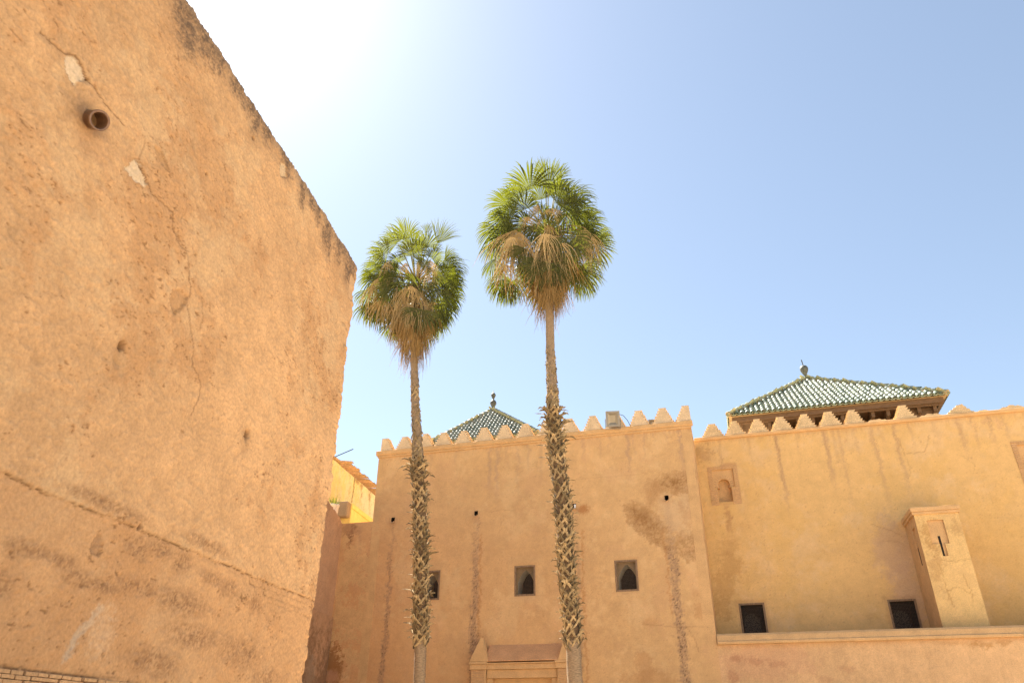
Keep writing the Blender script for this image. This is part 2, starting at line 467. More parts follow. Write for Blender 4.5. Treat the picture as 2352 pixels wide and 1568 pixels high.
    base = lerp_col(base, (0.33, 0.20, 0.11), ss(1.25, 0.3, q + 0.12 * md) * 0.6)
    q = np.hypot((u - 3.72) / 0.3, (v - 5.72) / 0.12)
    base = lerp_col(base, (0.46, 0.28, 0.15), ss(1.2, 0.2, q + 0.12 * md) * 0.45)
    # spalled plaster
    chips = [([(3.18, 6.17), (3.25, 6.265), (3.33, 6.26), (3.41, 6.2), (3.38, 6.13), (3.32, 6.04), (3.27, 6.05), (3.21, 6.11)], (0.66, 0.52, 0.35)),
             ([(4.02, 5.81), (4.08, 5.95), (4.15, 6.01), (4.23, 5.94), (4.34, 5.89), (4.28, 5.82), (4.19, 5.79), (4.1, 5.79)], (0.66, 0.52, 0.35)),
             ([(4.27, 6.30), (4.38, 6.31), (4.47, 6.26), (4.55, 6.20), (4.42, 6.20), (4.32, 6.23)], (0.48, 0.29, 0.14)),
             ([(4.9, 3.03), (4.86, 2.92), (4.88, 2.86), (4.94, 2.84), (4.98, 2.88), (4.97, 2.94)], (0.40, 0.24, 0.125)),
             ([(8.58, 7.72), (8.66, 7.80), (9.02, 7.78), (9.02, 7.42), (8.62, 7.40)], (0.58, 0.38, 0.21)),
             ([(8.60, 6.98), (8.72, 7.02), (9.02, 7.0), (9.02, 6.7), (8.66, 6.62)], (0.57, 0.36, 0.19)),
             ([(5.0, 5.25), (5.18, 5.28), (5.14, 5.12), (5.05, 5.02), (4.96, 5.1)], (0.47, 0.28, 0.135)),
             ([(6.22, 7.86), (6.36, 7.9), (6.42, 7.76), (6.3, 7.66), (6.25, 7.74)], (0.62, 0.46, 0.28))]
    for i, (pl, cc) in enumerate(chips):
        uu_, vv_ = u + 0.012 * md + 0.006 * fn, v + 0.010 * MID(u, v, 3, 3)
        bb = (u > min(p[0] for p in pl) - .1) & (u < max(p[0] for p in pl) + .1) & (v > min(p[1] for p in pl) - .1) & (v < max(p[1] for p in pl) + .1)
        idx = np.where(bb)[0]
        ins = inside(pl, uu_[idx], vv_[idx])
        h[idx] -= 0.014 * ins
        w = np.zeros_like(u); w[idx] = ins * 0.9
        base = lerp_col(base, np.array(cc), w)
        w = np.zeros_like(u)
        w[idx] = ss(0.02, 0.004, dist_line(pl[1:5], uu_[idx], vv_[idx])) * 0.6
        base = lerp_col(base, (0.24, 0.14, 0.07), w)
    # hairline cracks
    cracks = [([(2.94, 6.14), (3.05, 6.16), (3.18, 6.19), (3.25, 6.26), (3.33, 6.25), (3.41, 6.2), (3.48, 6.19), (3.64, 6.16), (3.89, 6.16)], 1.0),
              ([(4.15, 6.0), (4.24, 5.94), (4.34, 5.89), (4.42, 5.85)], 1.0), ([(4.42, 5.85), (4.69, 5.88), (4.73, 5.76), (4.86, 5.67), (5.01, 5.65), (5.1, 5.54), (5.12, 5.44), (5.19, 5.36), (5.21, 5.28)], 0.8),
              ([(5.22, 5.2), (5.34, 5.0), (5.44, 4.83), (5.48, 4.69), (5.64, 4.61), (5.68, 4.49), (5.64, 4.35), (5.62, 4.26)], 0.75),
              ([(4.15, 6.02), (4.16, 6.15), (4.13, 6.27)], 0.5), ([(4.78, 6.2), (4.86, 6.05), (4.83, 5.9)], 0.4), ([(5.4, 5.35), (5.46, 5.2), (5.44, 5.05)], 0.45),
              ([(7.17, 3.12), (7.22, 3.06), (7.3, 3.05), (7.33, 3.0)], 0.7), ([(7.2, 3.05), (7.55, 3.06), (8.0, 3.065), (8.6, 3.07)], 0.35), ([(7.5, 3.0), (7.9, 3.0), (8.5, 3.0)], 0.35), ([(7.65, 2.95), (8.1, 2.95), (8.75, 2.945)], 0.3),
              ([(8.5, 6.9), (8.64, 6.93), (8.75, 6.9)], 0.6), ([(8.3, 6.75), (8.36, 6.85), (8.32, 6.95)], 0.4), ([(6.9, 7.3), (6.96, 7.2), (6.93, 7.1)], 0.4), ([(7.4, 6.6), (7.5, 6.5), (7.48, 6.4)], 0.4)]
    for i, (pl, wt) in enumerate(cracks):
        pl = rough_line(pl, i, 0.035, 0.012)
        bb = (u > min(p[0] for p in pl) - .06) & (u < max(p[0] for p in pl) + .06) & (v > min(p[1] for p in pl) - .06) & (v < max(p[1] for p in pl) + .06)
        idx = np.where(bb)[0]; d = dist_line(pl, u[idx], v[idx])
        w = np.zeros_like(u); w[idx] = ss(0.0125, 0.002, d) * wt
        h -= 0.010 * w; base = lerp_col(base, (0.20, 0.11, 0.055), w * 0.85)
    # knocked holes
    for s0, z0, r in [(4.57, 4.42, .035), (6.6, 4.44, .04), (5.62, 7.67, .02), (4.0, 2.62, .015), (5.3, 3.16, .02), (5.02, 6.62, .012), (5.15, 5.72, .012), (3.44, 6.2, .014)]:
        q = np.hypot((u - s0) / r, (v - z0) / (r * 1.5)) + 0.18 * fn
        w = ss(1.25, 0.5, q); h -= 0.05 * w; base = lerp_col(base, (0.10, 0.05, 0.025), w * 0.9)
        w = ss(2.6, 1.2, np.hypot((u - s0 + r * .3) / r, (v - z0 + r * 1.2) / (r * 2))) * (r > 0.03)
        h -= 0.008 * w; base = lerp_col(base, (0.36, 0.21, 0.10), w * 0.35)
    # groove above the brick moulding at the foot of the picture
    q = np.exp(-((v - 2.045 - 0.006 * md) / 0.008) ** 2) * ss(5.9, 5.0, u)
    h -= 0.012 * q; base = lerp_col(base, (0.16, 0.09, 0.045), q * 0.8)
    # assemble
    edge = ss(0.0, 0.05, np.minimum(np.abs(v - 0), 9))
    h = h * edge
    # the arris is knocked about
    prox = np.exp(-((u - S1) / 0.16) ** 2)
    h = h - prox * (0.008 + 0.012 * np.clip(MID(v * 0.45, v * 0, 1.7), -1, 1.6) + 0.0025 * FINE(v * .6, v * 0 + 1))
    top = ss(TOP - 0.15, TOP, v)
    zfin = v + top * (0.016 * MID(u * 0.8, u * 0, 5) + 0.008 * fn)
    ns_ = np.tile(nx_s, nv); nn_ = np.tile(nx_n, nv)
    d = dd.ravel()
    ps = np.tile(sp, nv) + ns_ * (h - d); pn = np.tile(off, nv) + nn_ * (h - d)
    cap = S1 - d
    ps = np.where(np.tile(np.arange(nu) < ns, nv), np.minimum(ps, cap), ps)
    V = ps[:, None] * LD + (pn - 4.0)[:, None] * LN + np.stack([0 * v, 0 * v, zfin], 1)
    me = make_mesh('wall', V, quads(nu, nv), True, base)
    add('wall', me, M['wall'], root)
    mb = MB()
    a, b_, c, d_ = lp(-9, -4.7, TOP - .02), lp(8.2, -4.7, TOP - .02), lp(8.2, -9.2, TOP - .02), lp(-9, -9.2, TOP - .02)
    mb.poly([a, b_, c, d_], [(0, 1, 2, 3)])
    mb.build('roof_floor', M['roof_floor'], root)
    MB().poly([lp(-9, -4, 0), lp(-9, -9.2, 0), lp(-9, -9.2, TOP), lp(-9, -4, TOP), lp(8.87, -9.2, 0), lp(8.87, -9.2, TOP)],
              [(0, 1, 2, 3), (1, 4, 5, 2)]).build('rear_wall', M['trim'], root)
    # drain pipe: short glazed clay stub
    o = Vector(lp(3.585, -4.05, 5.935))
    ax = (Vector(LN) * 0.80 - Vector(LD) * 0.22 + Vector((0, 0, -0.42))).normalized()
    p = MB().lathe([(.074, -.05), (.074, .165), (.080, .17), (.081, .20), (.078, .206), (.063, .206), (.061, .19), (.061, -.25), (0, -.25)], (0, 0, 0), 30)
    q = ax.to_track_quat('Z', 'Y')
    p.V = [tuple(o + q @ Vector(v)) for v in p.V]
    pipe = p.build('drain_pipe', M['clay_pipe'], root, True)
    pipe['label'] = 'brown clay drain pipe stub'
    # moulding of thin bricks at the bottom
    mb = MB(); rng = random.Random(4)
    def lbox(s0, s1, n0, n1, z0, z1, sk=0.0):
        m = MB(); pts = [lp(s, n, z) for z in (z0, z1) for (s, n) in ((s0, n0), (s1, n0 + sk), (s1, n1 + sk), (s0, n1))]
        return m.poly(pts, [(0, 3, 2, 1), (4, 5, 6, 7), (0, 1, 5, 4), (1, 2, 6, 5), (2, 3, 7, 6), (3, 0, 4, 7)])
    for row, zt in ((0, 2.030), (1, 2.002), (2, 1.974)):
        s_ = 3.30 + row * 0.07
        while s_ < 5.9:
            ln = rng.uniform(0.09, 0.175)
            bmk = lbox(s_, s_ + ln - rng.uniform(0.008, 0.02), -4.10, -3.975 + rng.uniform(-.006, .006) + row * 0.006, zt - 0.024 + rng.uniform(-.002, .002), zt, rng.uniform(-.006, .006))
            bmk.build('brick', M['brick'], root, bevel=0.003)
            s_ += ln
    return root
left_wall()

# ------------------------------------------------------------------ generic plaster wall face in the plane y = Y
def wall_face(name, x0, x1, z0, z1, Y, res, holes, colour, parent, mat, relief=1.0, keep=None, fine_z=None, seed=0.0):
    xs = axis([(x0, x1, res)]); zs = axis([(z0, z1, res)] if fine_z is None else [(z0, fine_z, 0.25), (fine_z, z1, res)])
    hx = np.array(sorted({round(v, 5) for h in holes for v in h[:2] if x0 < v < x1})); hz = np.array(sorted({round(v, 5) for h in holes for v in h[2:4] if z0 < v < z1}))
    def merge(a, b):
        if len(b) == 0: return a
        a = a[np.min(np.abs(a[:, None] - b[None]), 1) > res * 0.45] if len(b) else a
        return np.unique(np.concatenate([a, b, ]))
    xs = merge(xs, hx); zs = merge(zs, hz)
    xs[0], xs[-1], zs[0], zs[-1] = x0, x1, z0, z1
    uu, vv = np.meshgrid(xs, zs); u, v = uu.ravel(), vv.ravel()
    h = 0.007 * CLOUD(u, v, seed) + 0.0032 * MID(u, v, seed) + 0.0012 * FINE(u, v, seed)
    f = np.minimum.reduce([np.abs(u - x0), np.abs(u - x1), np.abs(v - z1)])
    for (a, b, c, d) in holes:
        dx = np.maximum(np.maximum(a - u, u - b), 0); dz = np.maximum(np.maximum(c - v, v - d), 0)
        f = np.minimum(f, np.hypot(dx, dz))
    h = h * ss(0.0, 0.12, f) * relief
    col, dh = colour(u, v)
    h = h + dh * ss(0.0, 0.05, f)
    F = quads(len(xs), len(zs))
    cx = (u[F[:, 0]] + u[F[:, 2]]) / 2; cz = (v[F[:, 0]] + v[F[:, 2]]) / 2
    k = np.ones(len(F), bool)
    for (a, b, c, d) in holes: k &= ~((cx > a) & (cx < b) & (cz > c) & (cz < d))
    if keep is not None: k &= keep(cx, cz)
    V = np.stack([u, Y - h, v], 1)
    return add(name, make_mesh(name, V, F[k], True, col), mat, parent)

def streak(u, v, x, z0, z1, w, seed=0.0, speckle=0.5, taper=0.3):
    """run-off stain hanging from z1 down to z0"""
    md = MID(u * 2.2, v * 0.16, seed, seed); fn = FINE(u, v, seed)
    d = np.abs(u - x - 0.03 * MID(v * 0.5, v * 0, seed)) / (w * np.maximum(0.4, 1 + 0.3 * md + 0.25 * MID(v * .7, v * 0, seed + 2)))
    k = ss(1.15, 0.35, d) * ss(z0 - 0.1, z0 + (z1 - z0) * taper, v + 0.12 * md) * ss(z1 + 0.06, z1 - 0.06, v + 0.03 * fn)
    return k * np.clip(1 - speckle + speckle * (0.6 + 0.75 * fn), 0, 1.2)

def blob(u, v, x, z, rx, rz, seed=0.0, rough=1.0):
    q = np.hypot((u - x) / rx, (v - z) / rz)
    return ss(1.15, 0.45, q + rough * (0.16 * MID(u, v, seed, 2) + 0.07 * FINE(u, v, seed)))

def stain_poly(u, v, pl, soft=0.1, seed=0.0):
    uu = u + 0.055 * MID(u, v, seed) + 0.02 * FINE(u, v, 1); vv = v + 0.055 * MID(u, v, seed + 3, 4) + 0.02 * FINE(u, v, 2)
    ins = inside(pl, uu, vv); d = dist_line(pl + pl[:1], uu, vv)
    return np.where(ins, 0.55 + 0.45 * ss(0, soft * 2.5, d), ss(soft, 0, d) * 0.55)

# ------------------------------------------------------------------ windows
def pointed_arch(xa, xb, zs, zt, n=14):
    xm = (xa + xb) / 2
    pts = []
    for i in range(n + 1):
        t = i / n; a = (1 - (1 - t) ** 1.9)
        pts.append((xa + (xm - xa) * t, zs + (zt - zs) * a * (0.86 + 0.14 * t)))
    return pts + [(2 * xm - x, z) for x, z in pts[-2::-1]]

def round_arch(xa, xb, zs, n=20):
    xm, r = (xa + xb) / 2, (xb - xa) / 2
    return [(xm - r * math.cos(math.pi * i / n), zs + r * math.sin(math.pi * i / n)) for i in range(n + 1)]

def arch_panel(x0, x1, z0, z1, arch, zb, ya, yb):
    """plate with an arched opening, reveal running back from ya to yb"""
    m = MB(); n = len(arch)
    V = [(x, ya, z) for x, z in arch] + [(x, ya, z1) for x, z in arch] + [(x, yb, z) for x, z in arch]
    F = [(i, i + 1, n + i + 1, n + i) for i in range(n - 1)] + [(i + 1, i, 2 * n + i, 2 * n + i + 1) for i in range(n - 1)]
    m.poly(V, F)
    xa, xb = arch[0][0], arch[-1][0]; za = arch[0][1]
    m.poly([(x0, ya, z0), (xa, ya, z0), (xa, ya, z1), (x0, ya, z1), (xb, ya, z0), (x1, ya, z0), (x1, ya, z1), (xb, ya, z1)], [(0, 1, 2, 3), (4, 5, 6, 7)])
    m.poly([(xa, ya, zb), (xa, yb, zb), (xa, yb, za), (xa, ya, za), (xb, ya, zb), (xb, yb, zb), (xb, yb, za), (xb, ya, za)], [(0, 1, 2, 3), (7, 6, 5, 4), (0, 4, 5, 1)])
    return m

def window(parent, x0, x1, z0, z1, Y, style):
    w = MB()
    d = 1.0
    w.poly([(x0, Y, z0), (x1, Y, z0), (x1, Y, z1), (x0, Y, z1), (x0, Y + d, z0), (x1, Y + d, z0), (x1, Y + d, z1), (x0, Y + d, z1)],
           [(0, 1, 5, 4), (1, 2, 6, 5), (2, 3, 7, 6), (3, 0, 4, 7)])
    win = w.build('window', M['trim'] if style == 'arch' else M['dark'], parent)
    f = MB(); t = 0.052; ya, yb = Y - 0.006, Y + 0.055
    f.box(x0 - .004, x1 + .004, ya, yb, z1 - t, z1 + .004).box(x0 - .004, x1 + .004, ya, yb, z0 - .004, z0 + t)
    f.box(x0 - .004, x0 + t, ya, yb, z0 + t, z1 - t).box(x1 - t, x1 + .004, ya, yb, z0 + t, z1 - t)
    f.build('frame', M['wood_dark'], win, bevel=0.004)
    g = MB(); yw = Y + 0.066; n = int((x1 - x0 - 2 * t) / 0.036); k = int((z1 - z0 - 2 * t) / 0.036); r = 0.0022
    for i in range(1, n):
        x = x0 + t + (x1 - x0 - 2 * t) * i / n; g.box(x - r, x + r, yw, yw + .003, z0 + t, z1 - t)
    for i in range(1, k):
        z = z0 + t + (z1 - z0 - 2 * t) * i / k; g.box(x0 + t, x1 - t, yw + .004, yw + .007, z - r, z + r)
    wm = g.build('wire_mesh', M['wire'], win)
    if style == 'arch':
        arch = pointed_arch(x0 + 0.075, x1 - 0.075, z0 + 0.42, z1 - 0.115)
        m = arch_panel(x0, x1, z0, z1, arch, z0, Y + 0.13, Y + 0.62); n = len(arch)
        fr = m.F[:n - 1] + m.F[2 * n - 2:2 * n]; rv = m.F[n - 1:2 * n - 2] + m.F[2 * n:]
        pm = MB(); pm.V, pm.F = m.V, fr; pm.weld().build('arched_panel', M['spandrel'], win)
        rm = MB(); rm.V, rm.F = m.V, rv; rm.weld().build('arch_reveal', M['reveal'], win)
    else:
        xa = x0 + 0.10
        arch = round_arch(xa, xa + 0.46, z0 + 0.53)
        m = MB(); n = len(arch)
        m.poly([(x, Y + 0.45, z) for x, z in arch] + [(arch[-1][0], Y + 0.45, z0 - .2), (arch[0][0], Y + 0.45, z0 - .2)], [tuple(range(n + 2))])
        m.build('carved_screen', M['carved'], win)
    b = MB().box(x0 - .9, x1 + .9, Y + d - 0.002, Y + d + 1.6, z0 - .9, z1 + .9)
    b.F = [b.F[i] for i in (0, 1, 3, 4, 5)]
    b.build('dark_room', M['dark'], win)
    return win

def carved():
    m, nt, b = new_mat('carved_stucco_screen'); N, L = nt.nodes, nt.links
    tc = N.new('ShaderNodeTexCoord'); vo = N.new('ShaderNodeTexVoronoi'); vo.inputs['Scale'].default_value = 34
    L.new(tc.outputs['Object'], vo.inputs['Vector'])
    cr = N.new('ShaderNodeValToRGB'); cr.color_ramp.elements[0].color = (0.085, 0.065, 0.045, 1); cr.color_ramp.elements[1].color = (0.015, 0.012, 0.01, 1)
    cr.color_ramp.elements[0].position = 0.35; cr.color_ramp.elements[1].position = 0.6
    L.new(vo.outputs['Distance'], cr.inputs['Fac']); L.new(cr.outputs[0], b.inputs['Base Color']); b.inputs['Roughness'].default_value = 0.9
    return m
M['carved'] = carved()

def merlon_profile(c, zb, zt, wb, wt, steps, rng, half=0, jag=0.0):
    """stepped (sawtooth) outline; half = -1 / +1 gives a straight left / right side"""
    L_, R_ = [], []
    dh = (zt - zb) / steps
    for i in range(steps):
        hw = wb / 2 + (wt - wb) / 2 * i / (steps - 1)
        hw += rng.uniform(-jag, jag)
        z0, z1 = zb + dh * i, zb + dh * (i + 1)
        j = rng.uniform(0, 0.012)
        L_ += [(c - hw + 0.045, z0), (c - hw - 0.014 + j, z1)]
        hw += rng.uniform(-jag, jag)
        R_ += [(c + hw - 0.045, z0), (c + hw + 0.014 - j, z1)]
    if half < 0: L_ = [(c - wt / 2 - .02, zb), (c - wt / 2, zt)]
    if half > 0: R_ = [(c + wt / 2 + .02, zb), (c + wt / 2, zt)]
    return R_ + L_[::-1]

def merlon(parent, c, Y, zb, zt, wb, wt, steps, seed, mat, half=0, jag=0.004, th=0.30):
    rng = random.Random(seed); c += rng.uniform(-.012, .012); zt += rng.uniform(-.02, .015); wt *= rng.uniform(.85, 1.12); wb *= rng.uniform(.97, 1.04)
    pr = merlon_profile(c, zb, zt, wb, wt, steps, rng, half, jag)
    return MB().prism(pr[::-1], Y, Y + th, 'y').build('merlon', mat, parent)

# ------------------------------------------------------------------ mausoleum with the long battlemented wall
YC = 22.0
WIN_C = [(-9.25, -8.66), (-6.245, -5.60), (-3.19, -2.53)]
SPOUTS = [(-10.42, 8.02), (-7.53, 8.03), (-4.33, 8.03), (-1.50, 8.07)]
def mausoleum():
    root = empty('mausoleum', (-5.8, YC, 0))
    tag(root, 'battlemented ochre mausoleum wall behind the two palms, with three small arched windows', 'building')
    xl, xr, xe, top = -11.15, -0.545, -12.27, 10.33
    holes = [(a, b, 5.45, 6.33) for a, b in WIN_C] + [(x - .06, x + .06, z - .09, z + .09) for x, z in SPOUTS]
    def colour(u, v):
        cl, md, fn, c2 = CLOUD(u, v, 5), MID(u, v, 5), FINE(u, v, 5), CL2(u, v, 2, 6)
        c = np.tile(np.array((0.63, 0.398, 0.190)), (len(u), 1)) * (1 + 0.035 * cl + 0.03 * md + 0.012 * fn)[:, None]
        c = lerp_col(c, (0.57, 0.305, 0.14), ss(-3.5, -12.5, u + 0.7 * cl) * 0.8 * ss(11, 5, v))     # redder render towards the west end
        c = lerp_col(c, (0.69, 0.46, 0.235), ss(0.3, 1.6, c2) * 0.5)
        c = lerp_col(c, (0.61, 0.37, 0.19), ss(0.3, 1.7, CL2(u, v, 5, 2)) * 0.45)
        # trowelled lifts, flecks and small losses in the render
        lift = np.abs(((v + 0.02 * MID(u * .4, u * 0, 6)) / 0.86) % 1 - .5); c = c * (1 - 0.045 * ss(.03, .005, .5 - lift) * ss(-.4, .8, CL2(u, v, 6, 6)))[:, None]
        c = lerp_col(c, (0.36, 0.21, 0.10), ss(1.5, 2.4, FINE(u, v, 2.7, 8.1) + 0.45 * md) * 0.45)
        c = lerp_col(c, (0.70, 0.50, 0.29), ss(1.7, 2.5, FINE(u, v, 6.7, 1.1) + 0.4 * c2) * 0.45)
        dark = np.array((0.12, 0.072, 0.042)); pur = np.array((0.30, 0.19, 0.125)); rust = np.array((0.42, 0.20, 0.075)); brown = np.array((0.31, 0.165, 0.065))
        # run-off below the spouts
        for (x, z0, w, st, sd) in [(-10.385, 3.0, .10, .75, 1), (-7.49, 3.2, .155, .8, 2), (-4.27, 2.8, .075, .45, 3), (-1.47, 2.6, .150, .85, 4)]:
            k = streak(u, v, x, z0 - 2, 7.95, w, sd, 0.55, 0.0)
            vis = 0.45 + 0.55 * ss(7.4, 6.2, v)
            c = lerp_col(c, pur, k * st * vis * 0.85); c = lerp_col(c, dark, k * st * ss(0.5, 1.3, FINE(u * 1.0, v * .8, sd * 3.3) + 0.35 * md) * vis)
        c = lerp_col(c, rust, streak(u, v, -7.33, 4.0, 7.4, .045, 6, .5) * .6)
        c = lerp_col(c, rust, streak(u, v, -4.13, 2.0, 7.3, .05, 7, .6, 0.) * .6)
        c = lerp_col(c, rust, streak(u, v, -1.68, 4.3, 7.2, .045, 8, .6) * .55)
        c = lerp_col(c, rust, blob(u, v, -4.03, 7.93, .24, .15, 2) * 0.9)
        for x, z in SPOUTS:
            c = lerp_col(c, (0.40, 0.23, 0.12), blob(u, v, x, z - .06, .2, .2, x) * 0.45)
        # big brown blooms beside the eastern spout
        A = [(-1.97, 8.25), (-1.75, 8.62), (-1.41, 8.82), (-1.03, 8.83), (-0.59, 8.85), (-0.53, 8.63), (-0.59, 8.35), (-0.85, 8.24), (-1.29, 8.22), (-1.62, 8.31), (-1.82, 8.17), (-2.03, 7.99)]
        B = [(-2.7, 7.92), (-2.47, 8.0), (-2.17, 7.78), (-1.85, 7.53), (-1.7, 7.27), (-1.66, 7.02), (-1.69, 6.48), (-1.88, 6.65), (-2.21, 7.04), (-2.56, 7.28)]
        C = [(-1.33, 7.03), (-1.01, 6.95), (-0.59, 6.95), (-0.59, 6.47), (-0.91, 6.31), (-1.15, 6.24), (-1.31, 6.43)]
        c = lerp_col(c, (0.60, 0.42, 0.25), blob(u, v, -1.25, 7.6, .75, .75, 3) * 0.5)
        for i, (p, s) in enumerate(((A, .78), (B, .78), (C, .7))):
            k = stain_poly(u, v, p, 0.12, i)
            c = lerp_col(c, brown, k * s * 1.25 * np.clip(0.75 + 0.22 * fn + 0.25 * md, .2, 1.1))
        c = lerp_col(c, brown, blob(u, v, -2.2, 7.6, .28, .3, 9) * .4)
        c = lerp_col(c, (0.45, 0.25, 0.11), blob(u, v, -1.9, 8.3, .35, .45, 4, 2.2) * 0.4)
        c = lerp_col(c, (0.45, 0.25, 0.11), blob(u, v, -.85, 7.6, .3, .35, 6, 2.2) * 0.35)
        # lower patches
        for x, z, rx, rz, s in [(-2.55, 3.5, .25, .5, .5), (-2.35, 3.1, .8, .25, .5), (-2.3, 4.58, .25, .12, .4), (-.9, 4.85, .18, .3, .45), (-.95, 5.3, .15, .15, .3)]:
            c = lerp_col(c, (0.46, 0.25, 0.105), blob(u, v, x, z, rx, rz, x, 1.5) * s)
        # runs from the cornice
        for x, z0, w, s in [(-7.12, 8.5, .07, .5), (-6.87, 8.2, .06, .5), (-6.15, 8.0, .06, .3), (-5.78, 9.0, .06, .35), (-5.36, 8.8, .07, .35), (-3.98, 9.2, .06, .4), (-3.42, 9.5, .04, .35), (-2.54, 8.9, .07, .6), (-2.38, 9.3, .04, .45),
                            (-2.04, 9.5, .035, .4), (-0.93, 8.8, .085, .6), (-1.35, 9.6, .04, .35), (-9.2, 9.5, .05, .25), (-4.7, 9.4, .05, .35), (-8.3, 9.7, .06, .25), (-1.75, 9.7, .05, .35), (-3.1, 9.75, .06, .3), (-6.5, 9.7, .05, .3)]:
            c = lerp_col(c, (0.42, 0.275, 0.175), streak(u, v, x, z0, 10.3, w, x, 0.2, 0.6) * s)
        drip = ss(10.32 - 0.2 - 0.10 * np.clip(MID(u * 1.7, u * 0, 4), -1.2, 2.5), 10.3, v)
        c = lerp_col(c, (0.36, 0.20, 0.10), drip * (0.25 + 0.35 * ss(-8.6, -6.5, u) * ss(-5.6, -7.4, u) + 0.25 * ss(-3.5, -2, u)))
        # lower west corner
        c = lerp_col(c, (0.22, 0.115, 0.06), streak(u, v, -11.9, 6.9, 8.0, .12, 3, .6, .6) * .8)
        c = lerp_col(c, (0.36, 0.20, 0.105), blob(u, v, -12.0, 7.8, .35, .25, 1, 1.5) * 0.6)
        c = lerp_col(c, (0.36, 0.21, 0.13), streak(u, v, -11.17, 5.0, 7.9, .02, 5, .3) * .6)
        c = lerp_col(c, (0.42, 0.25, 0.15), streak(u, v, -11.55, 5.5, 7.9, .1, 6, .3) * .35)
        c = lerp_col(c, (0.255, 0.115, 0.04), blob(u, v, -12.1, 3.6, .5, .75, 5, 1.4) * 0.8)
        c = lerp_col(c, (0.60, 0.33, 0.20), blob(u, v, -12.1, 3.35, .35, .25, 8, .8) * 0.5)
        # faint patched squares round the windows and repair edges
        dh = 0 * u
        for a, b in WIN_C:
            q = np.maximum(np.abs(u - (a + b) / 2) - .55, np.abs(v - 5.92) - .68)
            k = ss(0.02, -0.01, q); c = lerp_col(c, (0.60, 0.385, 0.19), k * 0.35); dh = dh + 0.004 * k
            rim = ss(0.10, 0.0, np.maximum(np.abs(u - (a + b) / 2) - .32, np.abs(v - 5.89) - .44) + 0.03 * md)
            c = lerp_col(c, (0.46, 0.25, 0.11), rim * (0.25 + 0.3 * ss(0.3, 1.5, md)))
        for i, (pl, wt) in enumerate([([(-2.5, 4.55), (-1.7, 4.45), (-.7, 4.42)], .4), ([(-1.3, 4.45), (-1.1, 4.1), (-1.05, 3.8)], .5), ([(-7.1, 8.05), (-6.6, 8.1), (-6.3, 8.05)], .3), ([(-4.2, 8.9), (-3, 8.88), (-2, 8.9)], .2)]):
            d = dist_line(rough_line(pl, i), u, v); c = lerp_col(c, (0.33, 0.19, 0.09), ss(0.022, 0.004, d) * wt)
        return c, dh
    wall_face('wall', xe, xr, 0, top, YC, 0.03, holes + [(xe - .1, xl, 8.03, top + .1)], colour, root, M['wall_smooth'], fine_z=2.4)
    # returns, tops and roof terrace
    MB().box(xl - .002, xl + .3, YC + .001, 34, 0, top - .001).build('return_wall', M['trim'], root)
    MB().box(xr - .3, xr + .002, YC + .001, 27, 0, top - .001).build('return_wall', M['trim'], root)
    MB().box(xe + .001, xl - .002, YC + .012, YC + .5, 0, 8.03).build('low_wall', M['trim'], root)
    MB().box(xl + .01, xr - .01, YC + 0.35, 33.9, 9.85, 10.0).build('roof_floor', M['roof_floor'], root)
    MB().box(xl + .004, xr - .004, YC + .012, YC + .36, 10.0, top + .06).build('parapet', M['trim'], root)
    # cornice
    MB().prism([(YC + .02, top - .03), (YC - .055, top - .03), (YC - .085, top + .02), (YC - .085, top + .125), (YC - .06, top + .14), (YC + .35, top + .14)][::-1], xl - .085, xr + .06, 'x').build('cornice', M['trim'], root, bevel=0.012)
    MB().prism([(YC + .02, top - .10), (YC - .035, top - .10), (YC - .04, top - .032), (YC + .02, top - .032)][::-1], xl - .04, xr + .02, 'x').build('cornice_moulding', M['trim'], root, bevel=0.01)
    xs = [-10.98, -10.23, -9.48, -8.80, -8.07, -7.35, -6.63, -5.90, -5.16, -4.40, -3.63, -2.89, -2.13, -1.37, -0.64]
    for i, x in enumerate(xs):
        half = -1 if i == 0 else (1 if i == len(xs) - 1 else 0)
        mo = merlon(root, x, YC - .02, top + .135, 10.915 + 0.006 * i + random.Random(i).uniform(-.015, .015), 0.63 if not half else .64, 0.22, 6, i, M['merlon'], half)
    for a, b in WIN_C: window(root, a, b, 5.45, 6.33, YC, 'arch')
    for i, (x, z) in enumerate(SPOUTS):
        m = MB()
        m.poly([(x - .06, YC, z - .09), (x + .06, YC, z - .09), (x + .06, YC, z + .09), (x - .06, YC, z + .09), (x - .06, YC + .4, z - .09), (x + .06, YC + .4, z - .09), (x + .06, YC + .4, z + .09), (x - .06, YC + .4, z + .09)],
               [(0, 1, 5, 4), (1, 2, 6, 5), (2, 3, 7, 6), (3, 0, 4, 7), (4, 5, 6, 7)])
        sp = m.build('rain_spout', M['dark'], root)
        t = MB(); n = 9
        ring = lambda r, y, dz: [(x + r * math.cos(math.pi + math.pi * k / (n - 1)), y, z - .03 + dz + r * math.sin(math.pi + math.pi * k / (n - 1))) for k in range(n)]
        Vs = ring(.06, YC - .07, -.02) + ring(.06, YC + .1, 0) + ring(.046, YC - .07, -.02) + ring(.046, YC + .1, 0)
        Fs = [(k, k + 1, n + k + 1, n + k) for k in range(n - 1)] + [(2 * n + k + 1, 2 * n + k, 3 * n + k, 3 * n + k + 1) for k in range(n - 1)] + [(k + 1, k, 2 * n + k, 2 * n + k + 1) for k in range(n - 1)]
        t.poly(Vs, Fs).build('channel', M['terracotta'], sp)
        if i == 2:
            MB().box(x + .0, x + .05, YC - .02, YC + .03, z - .06, z + .06).build('white_block', simple('plain_white', (.8, .8, .8), .4, .03, bump=0), sp)  # small plain white block set in this spout's mouth
    # gate hood at the foot of the wall, projecting from it
    k = (YC - 0.42) / YC
    Q = lambda x, z: (x * k, 1.65 + (z - 1.65) * k)
    yf = YC - 0.42
    po = MB()
